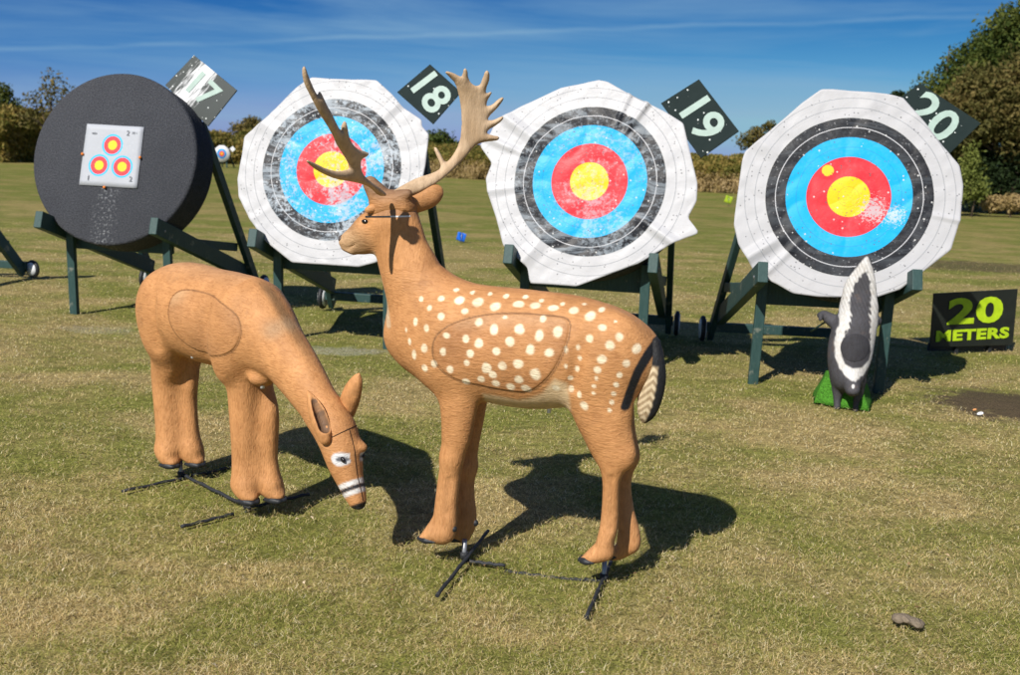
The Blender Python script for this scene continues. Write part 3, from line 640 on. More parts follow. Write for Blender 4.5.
def insert_patch(name, V, Q, oval, paint, root, mat, sides=(1, -1)):
    """the separate foam core let into the flank, standing a hair proud of it"""
    bvh = BVHTree.FromPolygons([Vector(v) for v in V], [tuple(map(int, q)) for q in Q])
    oval = smooth_closed(oval, 4); c0 = oval.mean(0); NR = 44
    for sd in sides:
        pts = [(c0[0], c0[1], 0.0)]+[(c0[0]+(p[0]-c0[0])*f, c0[1]+(p[1]-c0[1])*f, f) for f in np.linspace(1/NR, 1, NR) for p in oval]
        out = []
        for x, z, f in pts:
            h = bvh.ray_cast(Vector((x, sd*.6, z)), Vector((0, -sd, 0)))
            loc_, nr = (h[0], h[1]) if h[0] is not None else (Vector((x, sd*.1, z)), Vector((0, sd, 0)))
            if nr.y*sd < 0: nr = -nr
            lift = .0025 if f < .97 else .0025-.009*(f-.97)/.03
            out.append(loc_+nr*lift)
        n_ = len(oval); Fc = [(0, 1+k, 1+(k+1) % n_) for k in range(n_)]
        for i in range(NR-1):
            for k in range(n_): Fc.append((1+i*n_+k, 1+(i+1)*n_+k, 1+(i+1)*n_+(k+1) % n_, 1+i*n_+(k+1) % n_))
        if sd > 0: Fc = [f_[::-1] for f_ in Fc]
        o = mesh(name, out, Fc, mat, root); VV = np.array([tuple(v) for v in out])
        col, flow = paint(VV, True)
        for nm, arr in (('paint', col), ('flow', flow)):
            a = o.data.attributes.new(nm, 'FLOAT_COLOR', 'POINT'); a.data.foreach_set('color', np.concatenate([arr, np.ones((len(arr), 1))], 1).astype(np.float32).ravel())
def sculpt(name, f, paint, root, mat=None, smooth=3):
    V, Q = f.mesh(smooth); col, flow = paint(V, False)
    return npmesh(name, V, Q, mat or FUR, root, cols={'paint': col, 'flow': flow}), V, Q

# ---- spotted stag
A, B = gp(463, 560), gp(603, 583); S = Plane((A+B)/2, A-B)
stag = thing('deer_target', 'tall spotted foam deer with antlers standing in front of the ringed targets', 'deer target', S.o, S.yaw, 'foam deer targets')
f = Field((-.50, -.25, .02), (.80, .25, 1.34), .0046)
trunk = edges(S, [(404, 303, 428, 366, .085, 0), (424, 293, 436, 378, .112, 0), (446, 281, 452, 388, .132, 0), (480, 285, 482, 399, .140, 0), (530, 290, 530, 408, .145, 0), (575, 296, 572, 405, .140, 0), (608, 307, 600, 404, .132, 0), (626, 318, 619, 398, .105, 0), (638, 334, 630, 388, .070, 0)])
f.sweep(trunk, .03)
neck = edges(S, [(402, 330, 470, 300, .092, 0), (394, 316, 456, 283, .088, 0), (389, 300, 445, 274, .080, 0), (384, 281, 435, 257, .070, 0), (380, 264, 425, 239, .062, 0), (378, 248, 418, 219, .058, 0), (376, 232, 414, 208, .055, 0)])
f.sweep(neck, .035)
head = edges(S, [(343.5, 237, 345, 247.5, .024, 0), (348, 231, 352, 251.5, .030, 0), (354, 226, 360, 254, .035, 0), (361, 219, 369, 254, .043, 0), (368, 211, 380, 251, .056, 0), (380, 204, 394, 244, .060, 0), (394, 204, 406, 234, .056, 0)])
f.sweep(head, .02)
f.sweep(edges(S, [(343, 246, 346, 250, .018, 0), (352, 250, 356, 254, .022, 0)]), .008)
for sd in (1, -1):
    yo = .064*sd
    # shoulder, haunch
    c_ = S.loc(448, 350, yo); f.ell((c_[0], .075*sd, c_[2]), (.085, .062, .135), .05, .15)
    c_ = S.loc(602, 360, yo); f.ell((c_[0], .070*sd, c_[2]), (.098, .062, .145), .045, .35)
fl1 = edges(S, [(433, 360, 488, 368, .062, .066), (437, 385, 481, 388, .052, .064), (441, 410, 476, 412, .046, .062), (442, 435, 471, 436, .041, .060), (441.5, 458, 463, 459, .036, .058), (438, 482, 459.5, 484, .032, .058), (435, 505, 457, 508, .031, .058), (433, 518, 457, 522, .033, .058), (428, 526, 455, 535, .034, .058)])
f.sweep(fl1, .022); f.sweep(edges(S, [(440, 521, 446, 541, .034, .058), (430, 526, 434, 541.5, .032, .058), (421, 535, 423, 541.5, .020, .058)]), .014)
fl2 = edges(S, [(446, 360, 496, 368, .055, -.064), (452, 390, 489, 388, .048, -.062), (455, 415, 484, 418, .042, -.060), (456, 440, 479, 444, .037, -.058), (457, 465, 475.5, 468, .031, -.058), (457, 490, 474, 492, .029, -.058), (457, 510, 476, 512, .030, -.058), (456, 522, 476, 525, .031, -.058), (454, 532, 471, 536, .028, -.058)])
f.sweep(fl2, .022); f.sweep(edges(S, [(459, 524, 463, 541, .030, -.058), (448, 533, 450, 542, .02, -.058)]), .014)
hl1 = edges(S, [(566, 375, 634, 372, .058, .066), (570, 404, 633, 402, .056, .066), (580, 425, 632, 428, .050, .066), (590, 446, 634, 448, .042, .065), (599, 464, 626, 466, .034, .064), (602.5, 482, 620, 484, .028, .063), (602, 505, 619, 508, .027, .062), (600, 525, 618, 528, .030, .062), (597, 538, 614, 543, .033, .062)])
f.sweep(hl1, .022); f.sweep(edges(S, [(602, 540, 606, 561, .035, .062), (592, 548, 596, 563, .032, .062), (582, 557, 584, 563.5, .020, .062)]), .014)
hl2 = edges(S, [(580, 375, 634, 372, .052, -.060), (588, 404, 634, 404, .050, -.060), (600, 425, 635, 432, .046, -.062), (611, 446, 638, 450, .040, -.064), (616, 466, 634, 468, .033, -.063), (617, 485, 631, 487, .028, -.062), (617, 508, 634, 511, .028, -.062), (618, 526, 639, 531, .031, -.062), (617, 538, 641, 539, .031, -.062)])
f.sweep(hl2, .022); f.sweep(edges(S, [(624, 538, 636, 552, .030, -.062), (614, 546, 622, 559, .026, -.062), (606, 553, 609, 560, .018, -.062)]), .014)
for px, py, yo, a_, b_, c2_ in ((451, 458, .060, .034, .033, .040), (468, 466, -.058, .030, .031, .036), (624, 456, .064, .034, .030, .038), (629, 457, -.063, .032, .030, .036)):
    p = S.loc(px, py, yo); f.ell(p, (a_, b_, c2_), .025)
for px0, py0, px1, py1, yo in ((611, 478, 610, 530, .093), (449, 480, 447, 515, .091)):
    p, q_ = S.loc(px0, py0, yo), S.loc(px1, py1, yo); f.sweep([(*p, .006, .006), (*q_, .006, .006)], .012, sub=True)
c_ = S.loc(575, 355, .155); f.sweep([(*S.loc(586, 330, .150), .010, .012), (*S.loc(577, 360, .150), .012, .014), (*S.loc(572, 388, .132), .010, .012)], .03, sub=True)
# nostril, mouth slit, eye socket, groove down the haunch
for yo in (.036, -.036):
    mo = edges(S, [(341.5, 247.6, 341.5, 248.8, .013, yo), (348, 247, 348, 248.4, .014, yo), (354, 243.5, 354.5, 245, .012, yo)]); f.sweep(mo, .004, sub=True)
for sd in (1, -1):
    c_ = S.loc(364, 222, .05*sd); f.ell((c_[0], .058*sd, c_[2]), (.020, .018, .013), .012, 0, sub=True)
    c_ = S.loc(343, 238.5, .02*sd); f.ell((c_[0], .026*sd, c_[2]), (.006, .009, .005), .004, 0, sub=True)
SPOTS = [(225,107,18,11),(288,115,20,13),(355,130,20,12),(415,132,22,11),(478,137,20,11),(545,146,20,9),(620,156,17,11),(685,175,20,16),(160,100,13,8),(202,74,10,5),(260,84,9,5),(322,90,9,5),(382,98,11,6),(450,101,11,5),(512,113,10,5),(590,125,9,5),(650,137,9,4),(85,103,9,8),(112,137,11,11),(80,178,10,16),(162,166,14,14),(231,153,14,11),(111,205,11,14),(44,210,5,10),(60,250,7,13),(78,297,11,20),(105,278,15,16),(103,350,14,14),(178,288,12,15),(141,333,14,15),(188,230,14,11),(244,248,14,15),(286,192,15,15),(343,215,16,21),(378,174,10,6),(437,217,20,18),(406,258,18,18),(293,265,17,18),(260,303,15,17),(247,336,11,12),(357,293,15,15),(378,347,17,17),(318,355,20,20),(340,378,16,15),(295,398,15,13),(349,413,16,13),(402,425,18,14),(458,433,20,14),(435,398,17,16),(496,377,20,22),(436,337,20,18),(480,287,16,21),(510,237,16,21),(574,225,18,20),(548,298,17,16),(515,180,12,12),(607,288,8,15),(606,348,7,8),(619,394,10,9),(620,436,11,14),(652,455,9,14),(677,490,16,16),(649,281,9,10),(656,320,8,8),(645,360,9,11),(690,249,15,13),(742,206,16,12),(772,268,17,17),(803,240,15,15),(745,315,17,16),(730,354,14,13),(718,392,8,10),(708,422,8,7),(705,449,8,7),(785,188,6,4),(718,155,12,8),(862,288,15,18),(830,337,13,14),(806,376,11,11),(794,412,10,10),(784,446,10,10),(775,477,9,9),(767,506,8,7),(240,406,16,12),(200,352,14,15),(567,433,14,11)]
def side_y(px, py):      # how far out the flank stands there, for reading marks off the picture
    return .13 if 455 < px < 600 and 300 < py < 395 else .10 if 425 < px < 640 else .06
SP3 = []
for x, y, rx, ry in SPOTS:
    px, py = 400+x/3.643, 270+y/3.643; top = py < 306; yo = .075 if top else side_y(px, py)
    p = S.loc(px, py, yo); SP3.append((p[0], p[2], rx/3.643*.00315, ry/3.643*.00315*(1.0 if not top else 1.25)))
def L2(pts, yo=0.0): return [tuple(S.loc(x, y, yo)[[0, 2]]) for x, y in pts]
BELLY = L2([(486, 393), (520, 399), (546, 390), (560, 376), (570, 380), (572, 410), (545, 418), (510, 416), (486, 406)], .07)
THROAT = L2([(376, 254), (379, 268), (384, 284), (390, 304), (396, 322)])
BAND = L2([(657, 342), (650, 352), (641, 368), (633, 388), (628, 403)], .05)
RUMPW = L2([(662, 345), (655, 362), (648, 384), (645, 402)], .03)
OVAL = L2([(434, 352), (435, 340), (441, 331), (452, 324), (466, 319), (490, 314.5), (523, 314.5), (550, 317), (566, 319.5), (570, 327), (568.5, 341), (561, 361), (549, 379), (530, 394), (510, 393), (483, 388), (461, 383), (446, 374), (437, 363)], .13)
OVS = smooth_closed(OVAL, 2)
def paint_stag(V, ins):
    x, y, z = V.T; c_ = np.tile(TAN, (len(V), 1)); n1 = snoise(x*9, z*9+y*5, 3)
    c_ = lerp(c_, (.30, .135, .055), sstep(.90, .99, z+n1*.01)*(x < .40)*.35)       # darker back
    c_ = lerp(c_, (.52, .27, .125), sstep(.45, .25, z)*.35)
    if ins: c_ = lerp(c_, (.36, .165, .068), np.clip(.45+n1*.35, 0, 1)); c_ = lerp(c_, (.52, .31, .17), sstep(.04, .0, seg_dist(x, z, L2([(460, 322), (520, 318), (560, 323)], .13)))*.5)
    k = sstep(.012, -.006, poly_sd(x, z, BELLY)+n1*.006)*(1-float(ins)); c_ = lerp(c_, (.66, .50, .31), k*.95)
    k = sstep(.018, .004, np.abs(y))*0+sstep(.017, .006, seg_dist(x, z, THROAT)); c_ = lerp(c_, (.58, .44, .29), k*.8)
    # face: paler muzzle and cheek
    mz = S.loc(350, 245)[[0, 2]]; d = np.hypot(x-mz[0], (z-mz[1])*1.2); c_ = lerp(c_, (.46, .31, .18), sstep(.13, .03, d+n1*.01)*.8)
    dk = S.loc(352, 224)[[0, 2]]; c_ = lerp(c_, (.20, .12, .07), sstep(.035, .01, np.hypot(x-dk[0], z-dk[1]))*.4)
    k = sstep(.0, .012, z-S.loc(390, 217)[2])*(x > .30)*(z > 1.13); c_ = lerp(c_, (.30, .155, .075), k*.75)
    # tail band and white rump
    c_ = lerp(c_, (.40, .25, .12), sstep(.014, .006, seg_dist(x, z, RUMPW))*(x < -.3)*.6); c_ = lerp(c_, (.015, .016, .02), sstep(.015, .010, seg_dist(x, z, BAND)+.002*n1))
    for sx, sz, rx, rz in SP3:
        w = np.hypot((x-sx)/rx, (z-sz)/rz)+.13*snoise(x*60+sx*50, z*60, 2)
        c_ = lerp(c_, (.80, .71, .53), sstep(1.18, .70, w)*(.82+.18*np.clip(1+snoise(x*25, z*31, 7), 0, 1))*np.where(np.abs(y) > .02, 1, .0)*.93)
    if not ins: c_ = lerp(c_, (.05, .025, .012), sstep(.004, .0015, np.abs(poly_sd(x, z, OVS)))*(np.abs(y) > .07)*.6)
    # hooves
    hb = np.zeros(len(V)); leg = sstep(.40, .46, z); nk = sstep(.97, 1.03, z)
    hd = sstep(.55, .60, x)*sstep(1.0, 1.03, z); nk = nk*(1-hd); return np.clip(c_, 0, 1), np.stack([np.clip(leg*(1-nk)+hd, 0, 1), (1-leg)+nk*.85, nk*.15], 1)
body, V, Q = sculpt('body', f, paint_stag, stag)
insert_patch('vital_insert', V, Q, OVAL, paint_stag, stag, FUR)
def hoof(pl, a, b, c2, yo, root, w=.026):
    """dark hoof shoe along the toe: tip a, top of toe b, heel c2"""
    g = Field(pl.loc(*a, yo)-np.array([.16, .06, .05]), pl.loc(*a, yo)+np.array([.05, .06, .06]), .003)
    A_, C_ = pl.loc(*a, yo), pl.loc(*c2, yo); B_2 = pl.loc(*b, yo)
    for s in (-1, 1):
        g.sweep([(A_[0]+.003, yo+s*.006, A_[2]+.006, .004, .006), (A_[0]*.65+C_[0]*.35, yo+s*w*.5, A_[2]*.65+C_[2]*.35+.009, .013, w*.48), (A_[0]*.25+C_[0]*.75, yo+s*w*.5, A_[2]*.25+C_[2]*.75+.009, .005, w*.42)], .006, up=2)
    V_, Q_ = g.mesh(2); npmesh('hoof', V_, Q_, BLACK, root)
hoof(S, (419, 539.5), (424, 531), (444, 543), .058, stag, .034); hoof(S, (447, 539), (450, 532), (468, 541.5), -.058, stag, .030)
hoof(S, (579.5, 561), (584, 553), (600, 563.5), .062, stag, .034); hoof(S, (604, 558), (608, 550), (622, 557), -.062, stag, .028)
for px, py, yo in ((454, 529, .066), (475.5, 523, -.052), (611, 548, .062), (638, 540, -.062)):
    g = Field(S.loc(px, py, yo)-.03, S.loc(px, py, yo)+.03, .003); g.ell(S.loc(px, py, yo), (.011, .010, .012), .004); V_, Q_ = g.mesh(1); npmesh('dewclaw', V_, Q_, BLACK, stag)
# eyes
for sd in (1, -1):
    c_ = S.loc(364, 221.5, .05*sd); g = Field((c_[0]-.03, .05*sd-.03, c_[2]-.03), (c_[0]+.03, .05*sd+.03, c_[2]+.03), .0025); g.ell((c_[0], .042*sd, c_[2]), (.013, .008, .0075), .003); V_, Q_ = g.mesh(1); npmesh('eye', V_, Q_, plain('eye_gloss', (.012, .01, .01), .12, .6), stag)
c_ = S.loc(342.2, 240); g = Field(c_-.035, c_+.035, .0025); g.ell((c_[0]-.001, 0, c_[2]+.004), (.013, .021, .014), .003); V_, Q_ = g.mesh(1); npmesh('nose', V_, Q_, plain('nose_grey', (.09, .07, .06), .5), stag)
# seam where the antlered scalp is lifted off: black tape, silver end
sa, sb, sm_ = S.loc(370, 216.5, 0), S.loc(416, 216, 0), S.loc(398, 215.5, 0)
def ring_strip(x0, z0, x1, z1, wid, mat_, n=14):
    pts = []
    for i in range(n+1):
        t = i/n; x = x0+(x1-x0)*t; z = z0+(z1-z0)*t
        h = bv.ray_cast(Vector((x, .5, z)), Vector((0, -1, 0))); pts.append((x, (h[0].y if h[0] is not None else .03)+.0005, z))
    Vv = []; 
    for p in pts: Vv += [(p[0], p[1], p[2]-wid), (p[0], p[1]+.0015, p[2]-wid), (p[0], p[1]+.0015, p[2]+wid), (p[0], p[1]-.004, p[2]+wid)]
    Fc = [(i*4+a, i*4+b, (i+1)*4+b, (i+1)*4+a) for i in range(n) for a, b in ((0, 1), (1, 2), (2, 3))]+[(0, 3, 2, 1), (n*4, n*4+1, n*4+2, n*4+3)]
    return mesh('scalp_seam', Vv, Fc, mat_, stag, False)
bv = BVHTree.FromPolygons([Vector(v) for v in V], [tuple(map(int, q)) for q in Q])
ring_strip(sa[0]-.002, sa[2]+.002, sm_[0], sm_[2], .0026, BLACK); ring_strip(sm_[0], sm_[2], sb[0]+.006, sb[2]+.001, .0024, WHITEPLUG)
# ears
def ear(pl, st, root, cup=None, paint=None, h=.003):
    st = np.array(st); g = Field(st[:, :3].min(0)-.07, st[:, :3].max(0)+.07, h); g.sweep(st, .01)
    if cup is not None:
        g.sweep(cup, .006, sub=True)
    def pt(V, ins):
        c_, fl_ = paint(V, ins)
        if cup is not None:
            cc_ = np.array(cup)[:, :3]; d = np.full(len(V), 9.0); r_ = np.zeros(len(V))
            for a, b in zip(np.array(cup)[:-1], np.array(cup)[1:]):
                ab = b[:3]-a[:3]; t = np.clip(((V-a[:3])@ab)/(ab@ab), 0, 1); q = V-a[:3]-t[:, None]*ab; rr = a[3:]+(b[3:]-a[3:])*t[:, None]
                d = np.minimum(d, np.sqrt((q[:, 0]**2+q[:, 2]**2)/rr[:, 0]**2+q[:, 1]**2/rr[:, 1]**2))
            c_ = lerp(c_, (.10, .065, .045), sstep(1.10, .98, d)*.9)
        return c_, fl_
    return sculpt('ear', g, pt, root, FUR, 2)[0]
def paint_ear(V, ins):
    x, y, z = V.T; c_ = np.tile(TAN*.95, (len(V), 1)); k = sstep(.0, .012, -y-.052); c_ = lerp(c_, (.10, .055, .03), k*.0)
    return c_, np.stack([np.full(len(V), .8), np.zeros(len(V)), np.full(len(V), .2)], 1)
es = edges(S, [(388, 199, 394, 212, .030, .0), (398, 195, 404, 212, .034, -.015), (408, 190, 415, 213, .038, -.03), (418, 186, 424, 211, .036, -.045), (427, 183, 432, 207, .030, -.055), (434, 184, 437, 201, .018, -.06)])
cu_ = [(p[0]-.010, p[1]-.026, p[2]+.004, p[3]*.72, p[4]*.75) for p in es[1:]]
ear(S, es, stag, cu_, paint_ear)
es = edges(S, [(378, 202, 382, 212, .016, .03), (371, 204, 373, 213, .014, .05), (367, 207, 368, 213, .008, .06)])
ear(S, es, stag, None, paint_ear)
# scalp bulge and pedicles
g = Field(S.loc(392, 205)-.14, S.loc(392, 205)+.14, .004)
g.sweep(edges(S, [(370, 212, 380, 217, .050, 0), (376, 200, 392, 216, .056, 0), (386, 194, 404, 215, .056, 0), (400, 198, 413, 215, .050, 0)]), .02)
g.sweep(edges(S, [(373, 211, 398, 209, .040, .0), (369, 198, 390, 196, .034, .02), (363, 184, 378, 184, .020, .034)]), .02)
g.sweep(edges(S, [(390, 212, 396, 194, .036, .0), (398, 205, 402, 190, .026, .02), (407, 198, 409, 189, .014, .034)]), .02)
def paint_cap(V, ins):
    x, y, z = V.T; return lerp(np.tile(TAN*.8, (len(V), 1)), (.22, .135, .085), sstep(-.02, .04, z-S.loc(390, 200)[2])*.85), np.stack([np.zeros(len(V)), np.zeros(len(V)), np.ones(len(V))], 1)
sculpt('scalp', g, paint_cap, stag, FUR, 3)
# antlers: traced palms on their own leaning planes, rounded by an inflated distance field
def antler(poly, o3, nrm, tmax, bend, root, ridge):
    """poly: picture points; the plane passes through o3 (world) facing nrm"""
    nrm = np.array(nrm, float); nrm /= np.linalg.norm(nrm); U = np.cross([0, 0, 1.0], nrm); U /= np.linalg.norm(U); W_2 = np.cross(nrm, U); cc = np.array([0, 0, CAM_H])
    def pl_(px, py): r = ray(px, py); t = ((o3-cc)@nrm)/(r@nrm); p = cc+r*t-o3; return p@U, p@W_2
    P_ = smooth_closed([pl_(*p) for p in poly], 1); g = Field((*(P_.min(0)-.02), -.11), (*(P_.max(0)+.02), .11), .0028)
    xx, zz = np.meshgrid(g.ax[0], g.ax[1], indexing='ij'); d = poly_sd(xx, zz, P_)-.0028
    th = np.where(d < 0, tmax*(1-np.exp(2.0*d/tmax)), -d*1.0)
    off = .003*np.sin(zz*30)
    g.F = (np.abs(g.ax[2][None, None, :]-off[:, :, None])-th[:, :, None]).astype(np.float32)*.7
    V_, Q_ = g.mesh(3); Wv = o3+V_[:, :1]*U+V_[:, 1:2]*W_2+V_[:, 2:3]*nrm; vd = Wv-cc; vd /= np.linalg.norm(vd, axis=1)[:, None]; q_ = (V_[:, 1:2]-P_[:, 1].min())/np.ptp(P_[:, 1]); Wv = Wv+vd*bend*np.sin(q_*3.0)
    inv = Matrix.LocRotScale(root.location, root.rotation_euler, None).inverted(); M_ = np.array(inv); Lv = Wv@M_[:3, :3].T+M_[:3, 3]
    return npmesh('antler', Lv, Q_, ANT, root)
zo = lambda pts: Z((290, 50), 2.7, pts)
RP = zo([(262, 392), (300, 368), (345, 345), (388, 333), (412, 318), (400, 290), (388, 262), (396, 264), (408, 285), (420, 308), (440, 288), (460, 250), (465, 205), (464, 160), (458, 120), (448, 88), (432, 72), (417, 57), (440, 62), (464, 76), (468, 62), (471, 49), (478, 56), (480, 80), (497, 98), (514, 97), (522, 76), (529, 54), (538, 62), (537, 82), (528, 105), (528, 120), (546, 112), (540, 122), (531, 138), (528, 154), (546, 150), (562, 134), (578, 126), (572, 140), (553, 162), (534, 180), (531, 192), (552, 190), (575, 178), (573, 188), (553, 204), (534, 214), (528, 226), (545, 232), (564, 234), (562, 243), (535, 245), (510, 250), (494, 262), (472, 290), (440, 322), (405, 352), (360, 378), (310, 396), (280, 404)])
LP = zo([(238, 392), (215, 368), (190, 358), (160, 352), (122, 346), (88, 332), (62, 316), (42, 296), (70, 308), (100, 324), (132, 330), (160, 324), (164, 318), (158, 300), (142, 275), (128, 255), (118, 232), (104, 208), (88, 184), (72, 156), (58, 124), (42, 92), (36, 62), (38, 41), (46, 62), (58, 92), (72, 122), (79, 124), (81, 111), (88, 126), (98, 150), (112, 176), (126, 206), (138, 222), (140, 202), (147, 189), (152, 210), (157, 234), (168, 256), (186, 270), (204, 276), (214, 279), (208, 287), (192, 294), (189, 310), (194, 334), (210, 352), (240, 372), (262, 392)])
h0 = S.o+S.f*S.loc(398, 203)[0]+np.array([0, 0, S.loc(398, 203)[2]])
antler(RP, h0+S.l*.034, (.25, -1, .05), .0125, .05, stag, 0)
antler(LP, h0+S.l*.034, (.75, -.55, -.30), .0120, -.03, stag, 0)
# tail
def tail_paint(V, ins):
    x, y, z = V.T; c_ = np.tile(np.array([.66, .55, .38]), (len(V), 1)); br = sstep(.2, .8, .5+.5*np.sin(z*240+np.abs(x-np.interp(z, zs, xs)-.012)*260))
    c_ = lerp(c_, (.22, .14, .07), br*.7); mid = TL(z); c_ = lerp(c_, (.016, .017, .02), np.maximum(sstep(.004, -.004, x-mid+.0015*snoise(z*90, z*30)), sstep(-.006, .006, z-S.loc(655, 362)[2]+.003*snoise(x*90, z*30)))); return c_, np.stack([np.zeros(len(V)), np.ones(len(V)), np.zeros(len(V))], 1)
ts = edges(S, [(652, 340, 660, 344, .022, .03), (648, 356, 664, 359, .028, .035), (642, 374, 666, 379, .030, .038), (638, 393, 663, 397, .030, .038), (637.5, 408, 657, 412, .024, .036), (641, 419, 648, 421.5, .010, .03)])
zs = np.array([p[2] for p in ts])[::-1]; xs = np.array([p[0]-p[3]*.40 for p in ts])[::-1]
def TL(z): return np.interp(z, zs, xs)
g = Field(np.array([p[:3] for p in ts]).min(0)-.06, np.array([p[:3] for p in ts]).max(0)+.06, .0035); g.sweep(ts, .01); sculpt('tail', g, tail_paint, stag, FUR, 2)
for px, py in ((423.5, 379.5), (549, 410.5)):
    p = S.loc(px, py, .02); tube('drain_plug', [(p[0], .02, p[2]+.03), (p[0], .02, p[2]-.008)], .007, WHITEPLUG, stag, 10)

# ---- grazing doe
A, B = gp(247, 510), gp(181, 478.5); D_ = Plane((A+B)/2, A-B)
doe = thing('deer_target', 'grazing foam deer without spots or antlers, white ringed eye and striped muzzle', 'deer target', D_.o, D_.yaw, 'foam deer targets')
f = Field((-.56, -.26, .0), (1.02, .26, 1.0), .0055)
f.sweep([(-.325, 0, .69, .115, .08), (-.265, 0, .715, .165, .132), (-.14, 0, .725, .185, .155), (.03, 0, .72, .185, .165), (.18, 0, .725, .180, .150), (.31, 0, .72, .160, .125), (.38, 0, .70, .115, .09)], .03)
cl = [(253, 322), (268, 338), (284, 354), (299, 374), (312, 394), (325, 414), (335, 430), (341, 446), (345, 462), (349, 477), (354, 491), (357.5, 501)]
rd = [(.140, .10), (.125, .095), (.108, .086), (.094, .078), (.082, .070), (.072, .064), (.070, .066), (.068, .068), (.058, .061), (.047, .048), (.039, .040), (.029, .032)]
HC = [D_.loc(*p) for p in cl]
f.sweep([(p[0], 0, p[2], h, w) for p, (h, w) in zip(HC[:7], rd[:7])], .05)
f.sweep([(p[0], 0, p[2], h, w) for p, (h, w) in zip(HC[5:], rd[5:])], .02)
for sd in (1, -1):
    f.ell((.27, .088*sd, .68), (.085, .058, .17), .028, -.15); f.ell((-.245, .085*sd, .67), (.105, .064, .165), .028, .2)
    yy = .038*sd; dx_ = .030 if sd > 0 else -.022
    f.sweep([(-.25, yy*1.2, .62, .125, .068), (-.26, yy*1.1, .52, .088, .052), (-.275+dx_, yy, .43, .062, .042), (-.278+dx_, yy, .34, .050, .038), (-.27+dx_, yy, .24, .048, .036), (-.262+dx_, yy, .17, .050, .040), (-.255+dx_, yy, .125, .056, .046)], .022)
    f.sweep([(-.258+dx_, yy, .125, .050, .048), (-.232+dx_, yy*1.1, .095, .034, .042), (-.20+dx_, yy*1.1, .083, .016, .025)], .015)
    yy = .038*sd; dx_ = .050 if sd > 0 else .0
    f.sweep([(.27, yy*1.1, .62, .085, .062), (.268, yy, .50, .064, .046), (.268+dx_, yy, .40, .054, .041), (.272+dx_, yy, .30, .048, .038), (.272+dx_, yy, .22, .044, .036), (.278+dx_, yy, .16, .050, .040), (.285+dx_, yy, .125, .054, .045)], .022)
    f.sweep([(.282+dx_, yy, .125, .048, .046), (.315+dx_, yy*1.1, .096, .032, .040), (.345+dx_, yy*1.1, .086, .014, .022)], .015)
    e_ = D_.loc(338, 460, -.055); f.ell((e_[0]+.004, .074*sd, e_[2]), (.022, .012, .016), .012, -.9, sub=True)
    if sd > 0: f.ell((e_[0]+.008, .040*sd, e_[2]+.028), (.020, .016, .012), .03)
f.sweep([(-.26, 0, .55, .07, .05), (-.27, 0, .35, .034, .035), (-.25, 0, .15, .030, .03)], .03); f.sweep([(.275, 0, .55, .06, .05), (.295, 0, .35, .034, .035), (.31, 0, .15, .030, .03)], .03)
for sd in (1, -1):      # creases behind the shoulder and in front of the haunch
    f.sweep([(.20, .168*sd, .86, .010, .012), (.215, .166*sd, .78, .013, .016), (.195, .158*sd, .68, .013, .016), (.17, .14*sd, .60, .008, .010)], .035, sub=True)
    f.sweep([(-.17, .172*sd, .84, .008, .010), (-.150, .170*sd, .76, .013, .015), (-.155, .160*sd, .66, .013, .015), (-.17, .145*sd, .58, .008, .010)], .035, sub=True)
bp = D_.loc(262, 377, -.02); f.ell((bp[0]+.01, -.025, bp[2]+.002), (.05, .05, .034), .016)
hax = (HC[-1]-HC[6]); hl_ = np.linalg.norm(hax); hax /= hl_; tS = (D_.loc(352, 489)-HC[6])@hax; eyeP = D_.loc(338, 460, -.055)
OVD = [D_.loc(*p, -.15)[[0, 2]] for p in [(171, 291), (187, 290), (209, 298), (227, 313), (233, 331), (231, 344), (224, 355.5), (209, 358), (191, 351), (178, 335.5), (171, 315.5)]]; OVDs = smooth_closed(OVD, 2)
